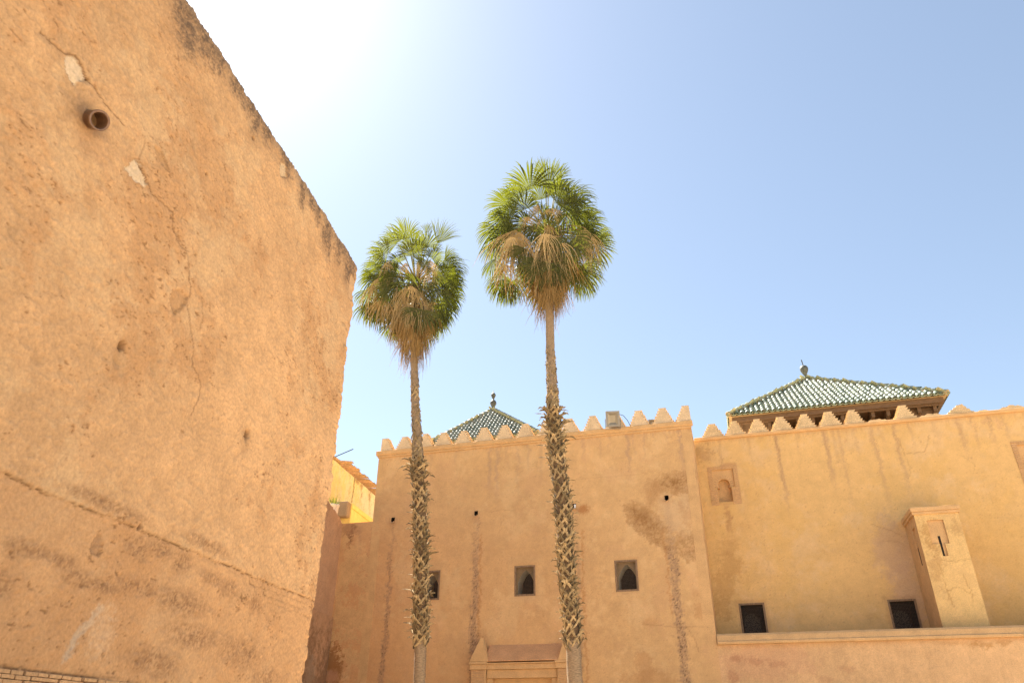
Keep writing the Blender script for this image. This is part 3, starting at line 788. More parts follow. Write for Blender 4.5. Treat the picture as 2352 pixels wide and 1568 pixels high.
    (xa, _), (xb, _) = Q(-7.55, 3.4), Q(-4.55, 3.4)
    z_e, z_c0, z_c1 = Q(0, 3.67)[1], Q(0, 3.46)[1], Q(0, 3.60)[1]
    po.prism([(yf + .02, 0), (yf + .02, z_c0), (YC + .02, z_c0), (YC + .02, 0)][::-1], xa + .02, xa + .06, 'x')
    po.box(xa + .5, xb - .5, YC - .16, YC + .02, 0, z_c0)
    port = po.build('gate_surround', M['trim'], root)
    sh = MB().prism([(yf - .05, z_e), (yf - .05, z_e + .02), (yf + .16, z_e + .25), (YC + .02, 4.14), (YC + .02, z_e)][::-1], xa + .42, xb - .35, 'x')
    sh.build('hood', M['hood'], port, bevel=0.015)
    for x0, x1, xp, zt in ((-7.61, -7.02, -7.24, 4.33), (-4.96, -4.38, -4.70, 4.30)):
        (a0, _), (a1, _), (ap, zp) = Q(x0, 3.68), Q(x1, 3.68), Q(xp, zt)
        MB().prism([(a0, z_e), (ap - .07, zp - .10), (ap - .03, zp - .02), (ap, zp), (ap + .03, zp - .02), (ap + .06, zp - .12), (a1, z_e)][::-1], yf - .055, yf + .14, 'y').build('hood_shoulder', M['trim'], port, bevel=0.012)
    for i, (pa, pb) in enumerate(((xa - .035, xa + .47), (xb - .47, xb + .035))):
        MB().box(pa - .02, pb + .02, yf - .07, YC, z_c1, z_e - .002).build('capital', M['trim'], port, bevel=0.01)
        MB().box(pa, pb, yf - .04, YC, z_c0, z_c1 - .001).build('capital_neck', M['trim'], port, bevel=0.01)
        MB().box(pa + .04, pb - .03, yf, YC - .005, 0, z_c0 - .002).build('pilaster', M['trim'], port, bevel=0.01)
        for r in range(14):
            zb = z_c0 - .055 - r * .058
            MB().box(pa + .075, pb - .075, yf - .012, yf + .05, zb, zb + .040).build('brick', M['brick'], port, bevel=0.004)
    MB().box(xa + .455, xb - .455, yf - .03, YC, z_c1, z_e - .03).build('frieze_band', M['trim'], port, bevel=0.01)
    MB().box(xa + .455, xb - .455, yf + .01, YC, z_c0, z_c1 - .001).build('frieze', M['trim'], port, bevel=0.01)
    zl = Q(0, 3.23)[1]
    MB().box(xa + .455, xb - .455, yf + .07, YC, zl, z_c0 - .002).build('lintel', M['trim'], port, bevel=0.01)
    MB().box(xa + .44, xa + .62, yf + .12, YC, 0, zl - .002).build('jamb', M['trim'], port, bevel=0.01)
    MB().box(xb - .62, xb - .44, yf + .12, YC, 0, zl - .002).build('jamb', M['trim'], port, bevel=0.01)
    return root
mausoleum()

# ------------------------------------------------------------------ prayer hall: set-back wall on the right, turret, lower arcade wall
YR = 24.0
def prayer_hall():
    root = empty('prayer_hall', (5, YR, 0))
    tag(root, 'yellow ochre battlemented hall at the right, set back above a lower wall with coping', 'building')
    x0, x1, top = -0.6, 16.0, 10.52
    A = (-0.10, 0.56, 8.87, 9.47); B = (0.01, 0.44, 8.40, 8.87)
    A2 = (8.76, 9.42, 8.87, 9.47); B2 = (8.87, 9.30, 8.40, 8.87)
    W = [(0.17, 0.90, 4.30, 5.30), (4.26, 5.00, 4.25, 5.245)]
    def colour(u, v):
        cl, md, fn, c2 = CLOUD(u, v, 8, 3), MID(u, v, 8), FINE(u, v, 8), CL2(u, v, 7, 1)
        c = np.tile(np.array((0.65, 0.42, 0.180)), (len(u), 1)) * (1 + 0.03 * cl + 0.025 * md + 0.01 * fn)[:, None]
        c = lerp_col(c, (0.665, 0.455, 0.24), ss(0.2, 1.4, c2) * 0.5)
        c = lerp_col(c, (0.63, 0.395, 0.14), ss(0.2, 1.5, CL2(u, v, 3, 8)) * 0.4)
        # trowelled lifts, flecks and small losses in the render
        lift = np.abs(((v + 0.02 * MID(u * .4, u * 0, 6)) / 0.86) % 1 - .5); c = c * (1 - 0.045 * ss(.03, .005, .5 - lift) * ss(-.4, .8, CL2(u, v, 6, 6)))[:, None]
        c = lerp_col(c, (0.36, 0.21, 0.10), ss(1.5, 2.4, FINE(u, v, 2.7, 8.1) + 0.45 * md) * 0.45)
        c = lerp_col(c, (0.70, 0.50, 0.29), ss(1.7, 2.5, FINE(u, v, 6.7, 1.1) + 0.4 * c2) * 0.45)
        run = np.array((0.42, 0.27, 0.155))
        for x, z0, w, s in [(2.06, 7.2, .075, .55), (3.54, 8.4, .085, .55), (3.95, 7.6, .06, .35), (3.8, 8.8, .05, .3), (4.92, 7.7, .075, .45), (5.57, 7.7, .08, .45), (6.7, 9.5, .12, .3), (7.42, 9.0, .12, .4), (7.78, 9.2, .09, .4), (8.24, 9.3, .11, .45), (8.6, 9.4, .06, .35), (6.0, 9.0, .06, .3),
                            (0.25, 9.3, .10, .35), (1.2, 9.8, .05, .25), (2.7, 9.5, .06, .25), (4.4, 9.2, .05, .25), (5.2, 9.4, .07, .25), (9.6, 8.8, .1, .4), (10.6, 9, .1, .4), (12, 8.7, .12, .4)]:
            c = lerp_col(c, run, streak(u, v, x, z0, 10.5, w, x * 1.3, 0.25, 0.55) * s)
            c = lerp_col(c, (0.36, 0.215, 0.115), streak(u, v, x, z0 + 1.0, 10.5, w * .35, x * 2.3, 0.4, 0.6) * s * .8)
        drip = ss(10.5 - 0.16 - 0.09 * np.clip(MID(u * 1.7, u * 0, 9), -1.1, 2.5), 10.5, v)
        c = lerp_col(c, (0.43, 0.26, 0.12), drip * 0.45)
        c = lerp_col(c, (0.42, 0.25, 0.11), blob(u, v, -.35, 10.1, .35, .35, 2, 1.6) * .6)
        # around and below the brick niche
        c = lerp_col(c, (0.42, 0.235, 0.11), streak(u, v, .2, 7.2, 8.3, .09, 3, .4, .5) * .7)
        c = lerp_col(c, (0.42, 0.225, 0.11), blob(u, v, .45, 9.62, .28, .09, 3) * .55)
        for x, z, rx, rz, s in [(0.15, 6.9, .38, .35, .45), (0.1, 6.4, .5, .4, .5), (-.1, 5.8, .45, .45, .5), (-.35, 5.2, .3, .35, .55), (.6, 7.6, .3, .2, .2)]:
            c = lerp_col(c, (0.47, 0.275, 0.105), blob(u, v, x, z, rx, rz, x, 1.7) * s)
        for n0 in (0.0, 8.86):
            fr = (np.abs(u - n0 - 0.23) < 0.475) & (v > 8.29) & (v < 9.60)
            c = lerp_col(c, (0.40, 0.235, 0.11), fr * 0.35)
        # browner patches beside the turret
        c = lerp_col(c, (0.50, 0.335, 0.215), blob(u, v, 4.75, 6.6, .6, 1.2, 2, 1.0) * .6)
        c = lerp_col(c, (0.49, 0.33, 0.22), blob(u, v, 4.9, 5.4, .5, 1.2, 6, 1.0) * .6)
        c = lerp_col(c, (0.63, 0.385, 0.125), blob(u, v, 7.4, 6.2, 1.2, 2.2, 4, 1.5) * .35)
        for a, b, z0, z1 in W:
            rim = ss(0.12, 0.0, np.maximum(np.abs(u - (a + b) / 2) - .37, np.abs(v - 4.8) - .5) + 0.03 * md)
            c = lerp_col(c, (0.38, 0.22, 0.11), rim * (0.3 + 0.35 * ss(0.3, 1.5, md)))
        for i, (pl, wt) in enumerate([([(5.56, 10.13), (5.65, 9.84), (5.69, 9.52), (5.92, 9.49), (6.24, 9.5), (6.39, 9.71), (6.52, 10.02)], .45), ([(5.69, 9.52), (5.75, 9.1), (5.7, 8.8)], .3), ([(0.2, 10.0), (0.28, 9.8), (0.2, 9.6)], .4), ([(4.3, 7.4), (4.8, 7.2), (5.05, 7.0)], .4),
                                      ([(4.5, 6.9), (4.9, 6.85), (5.1, 6.7)], .3), ([(7.2, 9.3), (7.5, 9.0), (7.4, 8.7)], .25), ([(2.0, 10.3), (2.1, 9.9), (2.02, 9.6)], .45), ([(1.1, 7.8), (1.6, 7.75)], .2)]):
            d = dist_line(rough_line(pl, i + 20, .06, .02), u, v); c = lerp_col(c, (0.33, 0.19, 0.08), ss(0.022, 0.004, d) * wt)
        return c, 0 * u
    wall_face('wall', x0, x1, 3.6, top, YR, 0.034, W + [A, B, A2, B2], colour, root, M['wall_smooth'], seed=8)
    MB().box(x0, x1, YR + .012, YR + .35, 10.0, top + .05).build('parapet', M['trim'], root)
    MB().box(-.5, x1, YR + .35, 38, 9.9, 10.05).build('roof_floor', M['roof_floor'], root)
    MB().box(x1, x1 + .3, YR, 38, 0, top).build('return_wall', M['trim'], root)
    MB().prism([(YR + .02, top - .02), (YR - .05, top - .02), (YR - .08, top + .02), (YR - .08, top + .085), (YR - .05, top + .10), (YR + .35, top + .10)][::-1], x0 + .06, x1, 'x').build('cornice', M['trim'], root, bevel=0.012)
    bases = [(-.97, -.38), (-.22, .40), (.51, 1.11), (1.26, 1.86), (1.97, 2.62), (2.73, 3.35), (3.46, 4.09), (4.21, 4.79), (5.69, 6.29), (9.6, 10.2), (10.35, 10.95), (11.1, 11.7), (12.5, 13.1)]
    for i, (a, b) in enumerate(bases):
        if a < -.6: continue
        merlon(root, (a + b) / 2, YR - .02, top + .095, 11.10 + random.Random(i).uniform(-.02, .02), b - a + .04, 0.23, 6, i + 40, M['merlon_r'], 0, 0.012, 0.32)
    # partly fallen merlons and their stumps
    rg = random.Random(5)
    def ragged(a, b, h, seed):
        r = random.Random(seed); n = max(6, int((b - a) / .05)); pts = []
        for i in range(n + 1):
            t = i / n; pts.append((a + (b - a) * t, top + .095 + h * min(1, 4 * t, 4 * (1 - t)) * r.uniform(.55, 1.05) if 0 < i < n else top + .095))
        m = MB().prism(pts[::-1], YR - .0, YR + .27, 'y')
        return m.build('broken_merlon', M['merlon_r'], root)
    pr = [(7.17, top + .095), (7.22, 10.70), (7.27, 10.70), (7.29, 10.76), (7.36, 10.77), (7.40, 10.83), (7.46, 10.84), (7.49, 10.90), (7.60, 10.91), (7.66, 10.93), (7.70, 10.86), (7.74, 10.84), (7.76, 10.77), (7.82, 10.76), (7.85, 10.68), (7.93, 10.66), (7.95, top + .095)]
    MB().prism(pr[::-1], YR - .02, YR + .28, 'y').build('broken_merlon', M['merlon_r'], root)
    for a, b, h, sd in [(4.84, 5.5, .10, 1), (6.36, 7.1, .11, 2), (7.98, 8.4, .07, 3), (8.55, 9.4, .14, 4)]: ragged(a, b, h, sd)
    for a, b, z0, z1 in W: window(root, a, b, z0, z1, YR, 'screen')
    # blind horseshoe niches framed in brick
    def niche(n0):
        a = (A[0] + n0, A[1] + n0, A[2], A[3]); xm = (a[0] + a[1]) / 2 - .008; r = 0.185; zc = 8.985
        yp = YR + .055
        arch = [(xm - .215, B[2]), (xm - .215, 8.87), (xm - .165, 8.875)]
        ang0 = math.asin((8.875 - zc) / r)
        arch = [(xm - r * math.cos(ang0 + (math.pi - 2 * ang0) * i / 24), zc + r * math.sin(ang0 + (math.pi - 2 * ang0) * i / 24)) for i in range(25)]
        m = MB()
        n = len(arch)
        # recessed spandrel with the arch cut through it (fan between arch and rectangle)
        rect = []
        for x, z in arch:
            dx, dz = x - xm, z - zc
            t = min((a[1] - xm) / abs(dx) if abs(dx) > 1e-6 else 9e9, ((a[3] - zc) / dz if dz > 1e-6 else (a[2] - zc) / dz if dz < -1e-6 else 9e9))
            rect.append((xm + dx * t, zc + dz * t))
        rect[0] = (a[0], a[2]); rect[-1] = (a[1], a[2])
        # make sure the top corners are hit
        iL = min(range(n), key=lambda i: math.hypot(rect[i][0] - a[0], rect[i][1] - a[3])); rect[iL] = (a[0], a[3])
        iR = min(range(n), key=lambda i: math.hypot(rect[i][0] - a[1], rect[i][1] - a[3])); rect[iR] = (a[1], a[3])
        V = [(x, yp, z) for x, z in arch] + [(x, yp, z) for x, z in rect] + [(x, YR + .26, z) for x, z in arch]
        m.poly(V, [(i, i + 1, n + i + 1, n + i) for i in range(n - 1)] + [(i + 1, i, 2 * n + i, 2 * n + i + 1) for i in range(n - 1)])
        b0, b1 = xm - .215, xm + .215
        m.poly([(a[0], YR, a[2]), (a[0], yp, a[2]), (a[0], yp, a[3]), (a[0], YR, a[3]), (a[1], YR, a[2]), (a[1], yp, a[2]), (a[1], yp, a[3]), (a[1], YR, a[3])],
               [(0, 1, 2, 3), (7, 6, 5, 4), (3, 2, 6, 7)])
        for q0, q1 in ((a[0], b0), (b1, a[1])):
            m.poly([(q0, YR, a[2]), (q1, YR, a[2]), (q1, yp, a[2]), (q0, yp, a[2])], [(0, 1, 2, 3)])
        m.poly([(b0, YR, B[2]), (b0, YR + .26, B[2]), (b0, YR + .26, 8.872), (b0, YR, 8.872), (b1, YR, B[2]), (b1, YR + .26, B[2]), (b1, YR + .26, 8.872), (b1, YR, 8.872)],
               [(0, 1, 2, 3), (7, 6, 5, 4), (0, 4, 5, 1)])
        m.poly([(b0 - .02, YR + .255, B[2] - .02), (b1 + .02, YR + .255, B[2] - .02), (b1 + .02, YR + .255, 9.3), (b0 - .02, YR + .255, 9.3)], [(0, 1, 2, 3)])
        ni = m.build('niche', M['trim'], root)
        rg2 = random.Random(n0)
        def brick(xa, xb, z, h, y0=YR - .010, y1=YR + .03):
            j = lambda: rg2.uniform(-.004, .004)
            MB().box(xa + j(), xb + j(), y0 + j() * .7, y1, z + j() * .6, z + h + j() * .6).build('brick', M['brick'], ni, bevel=0.004)
        z = 8.305
        while z < 9.46:
            h = rg2.uniform(.042, .050)
            if z + h < 8.87:
                brick(a[0] - .14, b0 - .004, z, h); brick(b1 + .004, a[1] + .14, z, h)
            else:
                brick(a[0] - .14, a[0] - .006, z, h); brick(a[1] + .006, a[1] + .14, z, h)
            z += .066
        for k in range(5): brick(a[0] - .14 + k * .19, a[0] - .14 + k * .19 + .175, 9.48, .04)
        for k in range(5): brick(a[0] - .14 + k * .19, a[0] - .14 + k * .19 + .175, 9.545, .04)
        for k in range(15):
            t = ang0 + .1 + (math.pi - 2 * ang0 - .2) * k / 14; dt = .055
            pts = [(xm - rr * math.cos(tt), zc + rr * math.sin(tt)) for rr, tt in ((r + .02, t - dt), (r + .115, t - dt), (r + .115, t + dt), (r + .02, t + dt))]
            pts = [(min(max(x, a[0] + .005), a[1] - .005), max(z, 8.878)) for x, z in pts]
            MB().prism(pts, yp - .010, yp + .03, 'y').build('brick', M['brick'], ni)
    niche(0.0); niche(8.86)
    # turret standing in front of the wall
    px0, px1, yf, zt = 5.20, 6.31, 22.65, 7.26
    def tcol(u, v):
        md, fn, cl = MID(u, v, 3, 9), FINE(u, v, 3), CLOUD(u, v, 3, 9)
        c = np.tile(np.array((0.70, 0.475, 0.21)), (len(u), 1)) * (1 + .04 * md + .015 * fn)[:, None]
        c = lerp_col(c, (0.43, 0.24, 0.085), blob(u, v, 5.55, 6.6, .28, .55, 2, 1.8) * .65)
        c = lerp_col(c, (0.43, 0.25, 0.10), blob(u, v, 5.42, 5.9, .2, .8, 4, 2.0) * .5)
        c = lerp_col(c, (0.43, 0.26, 0.11), blob(u, v, 6.2, 6.9, .15, .35, 5, 1.6) * .5)
        c = lerp_col(c, (0.45, 0.29, 0.14), ss(.1, 1.3, md + .4 * fn) * .35)
        for i, pl in enumerate([[(5.55, 6.0), (5.9, 5.95), (6.3, 6.0)], [(5.5, 5.2), (5.8, 5.3), (6.1, 5.1)], [(5.4, 6.2), (5.55, 5.7), (5.5, 5.3), (5.6, 4.8)], [(6.0, 5.6), (6.1, 5.2), (6.05, 4.9)]]):
            c = lerp_col(c, (0.40, 0.24, 0.09), ss(.02, .004, dist_line(rough_line(pl, i + 60, .06, .025), u, v)) * .55)
        return c, 0 * u
    RA = (5.48, 5.90, 6.44, 7.09); RB = (5.66, 5.79, 6.11, 6.44)
    tur = wall_face('turret', px0, px1, 3.6, zt, yf, 0.03, [RA, RB], tcol, root, M['wall'], seed=3)
    def left_face(name, holes):
        m = MB(); ys = [yf, 22.95, 23.05, 23.22, 23.32, YR]; zsn = [3.6, 5.95, 6.05, 6.45, 6.55, 7.0, zt]
        for i in range(5):
            for j in range(6):
                cy, cz = (ys[i] + ys[i + 1]) / 2, (zsn[j] + zsn[j + 1]) / 2
                if 22.95 < cy < 23.32 and 6.45 < cz < 7.0: continue
                m.poly([(px0, ys[i], zsn[j]), (px0, ys[i + 1], zsn[j]), (px0, ys[i + 1], zsn[j + 1]), (px0, ys[i], zsn[j + 1])], [(3, 2, 1, 0)])
        x = px0 + .05
        m.poly([(px0, 22.95, 6.45), (px0, 23.32, 6.45), (px0, 23.32, 7.0), (px0, 22.95, 7.0), (x, 22.95, 6.45), (x, 23.32, 6.45), (x, 23.32, 7.0), (x, 22.95, 7.0)], [(0, 4, 5, 1), (1, 5, 6, 2), (2, 6, 7, 3), (3, 7, 4, 0), (4, 7, 6, 5)])
        return m.build(name, M['trim'], tur)
    left_face('side_face', None)
    MB().box(px0 - .004, px0 + .02, 23.08, 23.15, 5.98, 6.46).build('slit_dark_strip', M['dark'], tur)  # dark strip on the face, its colour stands for the shade inside a slit
    MB().poly([(px1, yf, 3.6), (px1, YR, 3.6), (px1, YR, zt), (px1, yf, zt)], [(0, 1, 2, 3)]).build('side_face', M['trim'], tur)
    m = MB(); y = yf + .055
    for (a, b, c, d) in (RA, RB):
        m.poly([(a, yf, c), (b, yf, c), (b, yf, d), (a, yf, d), (a, y, c), (b, y, c), (b, y, d), (a, y, d)], [(1, 2, 6, 5), (3, 0, 4, 7), (4, 5, 6, 7)])
    m.poly([(RA[0], yf, RA[3]), (RA[1], yf, RA[3]), (RA[1], y, RA[3]), (RA[0], y, RA[3]), (RB[0], yf, RB[2]), (RB[1], yf, RB[2]), (RB[1], y, RB[2]), (RB[0], y, RB[2]),
            (RA[0], yf, RA[2]), (RB[0], yf, RA[2]), (RB[0], y, RA[2]), (RA[0], y, RA[2]), (RB[1], yf, RA[2]), (RA[1], yf, RA[2]), (RA[1], y, RA[2]), (RB[1], y, RA[2])], [(0, 3, 2, 1), (4, 5, 6, 7), (8, 9, 10, 11), (12, 13, 14, 15)])
    m.build('recess', M['trim'], tur)
    MB().box(5.665, 5.725, y - .004, y + .02, 6.115, 6.66).build('slit_dark_strip', M['dark'], tur)  # dark strip again, shade by colour with no opening cut
    MB().box(px0 - .05, px1 + .05, yf - .05, YR, zt, zt + .075).build('cap_moulding', M['trim'], tur, bevel=0.012)
    MB().box(px0 - .075, px1 + .075, yf - .075, YR, zt + .076, zt + .20).build('cap', M['trim'], tur, bevel=0.015)
    # lower wall with its sloping coping
    def lcol(u, v):
        md, fn, cl = MID(u, v, 1, 4), FINE(u, v, 1, 4), CLOUD(u, v, 1, 4)
        vs = MID(u * 1.5, v * .2, 2)
        c = np.tile(np.array((0.655, 0.425, 0.225)), (len(u), 1)) * (1 + .04 * cl + .035 * md + .03 * vs + .015 * fn)[:, None]
        c = lerp_col(c, (0.56, 0.315, 0.185), blob(u, v, .6, 3.5, 1.5, .6, 2, 1) * .5)
        for x, z, rx, rz, s in [(-.12, 3.62, .2, .1, .6), (.45, 3.52, .3, .09, .5), (.9, 3.45, .25, .08, .4), (-.2, 3.2, .12, .16, .55), (2.6, 3.32, .2, .08, .3), (2.0, 3.05, .2, .15, .3)]:
            c = lerp_col(c, (0.40, 0.20, 0.11), blob(u, v, x, z, rx, rz, x, 2) * s)
        for x, z, rx, rz, s in [(5.9, 3.80, .25, .10, .6), (6.3, 3.83, .2, .1, .5), (5.6, 3.82, .2, .08, .4), (5.2, 3.85, .4, .05, .35)]:
            c = lerp_col(c, (0.42, 0.22, 0.07), blob(u, v, x, z, rx, rz, x, 2) * s)
        c = lerp_col(c, (0.45, 0.26, 0.12), ss(3.86, 3.96, v + .03 * md) * .4)
        return c, 0 * u
    lo = wall_face('lower_wall', -0.55, x1, 0, 3.97, YC + .006, 0.034, [], lcol, root, M['wall'], fine_z=2.4, seed=1, relief=1.5)
    MB().prism([(YC + .02, 3.955), (YC - .085, 3.955), (YC - .10, 3.97), (YC - .10, 4.03), (YC - .065, 4.05), (YC - .03, 4.18), (YC + .02, 4.235), (YC + .5, 4.235), (YC + .5, 3.955)][::-1], -0.53, x1, 'x').build('coping', M['trim'], lo, bevel=0.01)
    MB().box(-.54, x1, YC + .5, YR, 3.5, 3.62).build('walkway', M['roof_floor'], root)
    return root
prayer_hall()

# ------------------------------------------------------------------ side wall, parapet and yellow house at the left
def prism_l(m, s0, s1, n0, n1, z0, z1, z1b=None):
    zb = z1 if z1b is None else z1b
    pts = [lp(s0, n0, z0), lp(s1, n0, z0), lp(s1, n1, z0), lp(s0, n1, z0), lp(s0, n0, z1), lp(s1, n0, zb), lp(s1, n1, zb), lp(s0, n1, z1)]
    return m.poly(pts, [(0, 1, 2, 3), (7, 6, 5, 4), (4, 5, 1, 0), (5, 6, 2, 1), (6, 7, 3, 2), (7, 4, 0, 3)])

def l_face(name, s0, s1, z0, z1, n, res, colour, parent, mat, ztop=None, relief=1.0, seed=0.0):
    """plaster face parallel to the left-hand walls, z top may vary along s"""
    S = axis([(s0, s1, res)]); T = axis([(0, 1, res / (z1 - z0))])
    ss_, tt = np.meshgrid(S, T); u, t = ss_.ravel(), tt.ravel()
    zt = ztop(u) if ztop is not None else z1
    v = z0 + (zt - z0) * t
    h = (0.012 * CLOUD(u, v, seed) + 0.006 * MID(u, v, seed) + 0.002 * FINE(u, v, seed)) * relief
    V = u[:, None] * LD + (n + h)[:, None] * LN + np.stack([0 * v, 0 * v, v], 1)
    return add(name, make_mesh(name, V, quads(len(S), len(T)), True, colour(u, v)), mat, parent)

def west_side():
    root = empty('side_wall', lp(16, -10.0, 0))
    tag(root, 'reddish shaded side wall in the gap between the near wall and the mausoleum', 'wall')
    def c1(u, v):
        md, fn, cl = MID(u, v, 4, 4), FINE(u, v, 4, 4), CLOUD(u, v, 4, 4)
        c = np.tile(np.array((0.52, 0.31, 0.18)), (len(u), 1)) * (1 + .05 * cl + .04 * md + .02 * fn)[:, None]
        c = lerp_col(c, (0.30, 0.17, 0.09), ss(7.5, 8.3, v + .2 * md) * .5)
        c = lerp_col(c, (0.22, 0.13, 0.08), ss(.9, 2.2, fn + .5 * md) * .4)
        return c
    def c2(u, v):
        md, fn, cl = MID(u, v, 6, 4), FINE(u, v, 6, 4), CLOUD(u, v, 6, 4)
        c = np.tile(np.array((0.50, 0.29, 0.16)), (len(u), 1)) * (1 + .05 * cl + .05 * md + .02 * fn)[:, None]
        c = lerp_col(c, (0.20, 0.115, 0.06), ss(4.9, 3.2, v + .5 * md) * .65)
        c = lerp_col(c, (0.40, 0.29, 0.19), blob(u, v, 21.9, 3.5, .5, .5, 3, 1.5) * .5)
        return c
    zt = lambda u: 8.05 + 0.33 * np.clip((23.2 - u) / 1.2, 0, 1.4) + 0.02 * MID(u, u * 0, 3)
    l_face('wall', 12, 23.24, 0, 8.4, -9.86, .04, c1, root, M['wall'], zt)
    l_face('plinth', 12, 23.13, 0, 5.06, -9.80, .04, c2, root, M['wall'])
    prism_l(MB(), 12, 23.12, -9.86, -9.805, 5.055, 5.065).build('plinth_ledge', M['trim'], root)
    prism_l(MB(), 21.5, 23.2, -10.45, -9.88, 0, 8.42, 8.0).build('wall_core', M['trim'], root)
    # terrace parapet
    par = empty('terrace_parapet', lp(26, -10.45, 8))
    tag(par, 'low yellow parapet with grey coping end beside the potted plant', 'parapet')
    prism_l(MB(), 24.62, 33, -10.62, -10.2, 7.5, 8.98).build('wall', M['yellow'], par, bevel=0.02)
    prism_l(MB(), 24.60, 33, -10.66, -10.17, 8.985, 9.17).build('coping', M['yellow'], par, bevel=0.03)
    m = MB(); prism_l(m, 24.28, 24.60, -10.66, -10.21, 8.60, 9.15)
    m.build('coping_end', M['grey_plaster'], par, bevel=0.05)
    # yellow house
    h = empty('yellow_house', lp(28, -13, 8))
    tag(h, 'sunlit yellow limewashed house with clay tile eave behind the near wall', 'house')
    def c3(u, v):
        md, fn, cl = MID(u, v, 9, 4), FINE(u, v, 9, 4), CLOUD(u, v, 9, 4)
        c = np.tile(np.array((0.86, 0.68, 0.25)), (len(u), 1)) * (1 + .03 * cl + .03 * md)[:, None]
        st = MID(u * 1.6, v * .25, 3, 6)
        c = lerp_col(c, (0.86, 0.74, 0.42), ss(.2, 1.4, cl + st * .6) * .7)
        c = lerp_col(c, (0.86, 0.76, 0.50), ss(28.6, 31.0, u + .5 * md) * .75)
        c = lerp_col(c, (0.55, 0.36, 0.10), ss(.8, 2.0, st + .4 * fn) * .5)
        k = dist_line(rough_line([(28.93, 11.6), (28.98, 11.0), (28.9, 10.6), (28.97, 10.0), (28.95, 9.0)], 4, .12, .05), u, v)
        c = lerp_col(c, (0.30, 0.17, 0.06), ss(.07, .02, k) * .9)
        for s0, z0, rs, rz in [(29.75, 11.42, .18, .2), (29.9, 11.1, .1, .15), (30.85, 11.35, .16, .25), (31.65, 11.3, .12, .25), (29.2, 11.52, .3, .1)]:
            c = lerp_col(c, (0.42, 0.26, 0.11), blob(u, v, s0, z0, rs, rz, s0, 1.6) * .85)
        return c
    l_face('wall', 20, 33.5, 7.5, 11.58, -12.0, .05, c3, h, M['wall'], relief=1.6, seed=9)
    prism_l(MB(), 20, 33.4, -18, -12.03, 7.5, 11.5).build('house_body', M['trim'], h)
    rg = random.Random(8)
    n = 10
    for i in range(24):
        s = 27.25 + i * 0.285 + rg.uniform(-.02, .02); r = 0.092; L_ = 0.74 + rg.uniform(-.12, .08); t0 = -12.25; zb = 11.66 + rg.uniform(-.01, .015); dz = rg.uniform(-.05, -.02)
        Vv = []
        for (nn, k, z_) in ((t0, r, zb + .10), (t0 + L_, r * .86, zb + .03 + dz)):
            for rr in (k, k - .022):
                for j in range(n):
                    a = math.pi * j / (n - 1); Vv.append(lp(s + rr * math.cos(a), nn, z_ + .04 - rr * math.sin(a) * .95))
        F = []
        for j in range(n - 1):
            F += [(j, j + 1, 2 * n + j + 1, 2 * n + j), (n + j + 1, n + j, 3 * n + j, 3 * n + j + 1), (2 * n + j, 2 * n + j + 1, 3 * n + j + 1, 3 * n + j)]
        MB().poly(Vv, F).build('roof_tile', M['terracotta'], h, True)
    prism_l(MB(), 20, 33.5, -17, -12.06, 11.585, 11.66).build('roof_slab', M['terracotta'], h)
    for i in range(5):
        s = 26.0 + i * .27; z = 11.62
        prism_l(MB(), s, s + .24, -12.3, -11.93 + .02 * i, z, z + .07).build('eave_brick', M['terracotta'], h, bevel=.01)
    MB().tube([lp(26.6, -12.4, 11.55), lp(26.9, -11.35, 12.12)], .018, 6).build('roof_pole', M['cable'], h)
    # terrace floor between the house and the mausoleum
    t = prism_l(MB(), 23.3, 33.5, -12.0, -9.3, 7.6, 7.98).build('terrace_floor', M['roof_floor'])
    tag(t, kind='structure')
    # potted plant on the side wall
    c = np.array(lp(22.85, -10.10, 8.16)); rt = empty('potted_plant', tuple(c))
    tag(rt, 'spiky green plant in a pale clay pot on the side wall', 'plant')
    MB().lathe([(0, 0), (.12, 0), (.155, .2), (.165, .36), (.185, .37), (.185, .43), (.16, .43), (.15, .39), (0, .39)], c, 20).build('pot', M['pot'], rt, True)
    for i in range(26):
        r = random.Random(i); a = r.uniform(0, 6.28); ln = r.uniform(.18, .42); el = r.uniform(.5, 1.45)
        d = Vector((math.cos(a) * math.cos(el), math.sin(a) * math.cos(el), math.sin(el))); sd = Vector((-math.sin(a), math.cos(a), 0)) * .016
        b = Vector(c) + Vector((math.cos(a) * .05, math.sin(a) * .05, .38)); mid = b + d * ln * .6; tip = b + d * ln + Vector((0, 0, -.10 * math.cos(el) * 2 * ln))
        MB().poly([b - sd, b + sd, mid + sd * .8, mid - sd * .8, tip], [(0, 1, 2, 3), (3, 2, 4)]).build('leaf', M['frond'], rt)
west_side()

# ------------------------------------------------------------------ tiled pavilions behind the battlements
def barrel(length, r0, r1, th, n=7):
    """half-barrel tile along +Y, lower end at y = 0"""
    V, F = [], []
    for y, r in ((0, r0), (length, r1)):
        for rr in (r, r - th):
            V += [(rr * math.cos(math.pi * k / (n - 1)), y, rr * math.sin(math.pi * k / (n - 1))) for k in range(n)]
    for k in range(n - 1):
        F += [(k, k + 1, 2 * n + k + 1, 2 * n + k), (k + 1, k, n + k, n + k + 1), (n + k, n + k + 1, 3 * n + k + 1, 3 * n + k)][:3]
    return np.array(V), np.array(F)

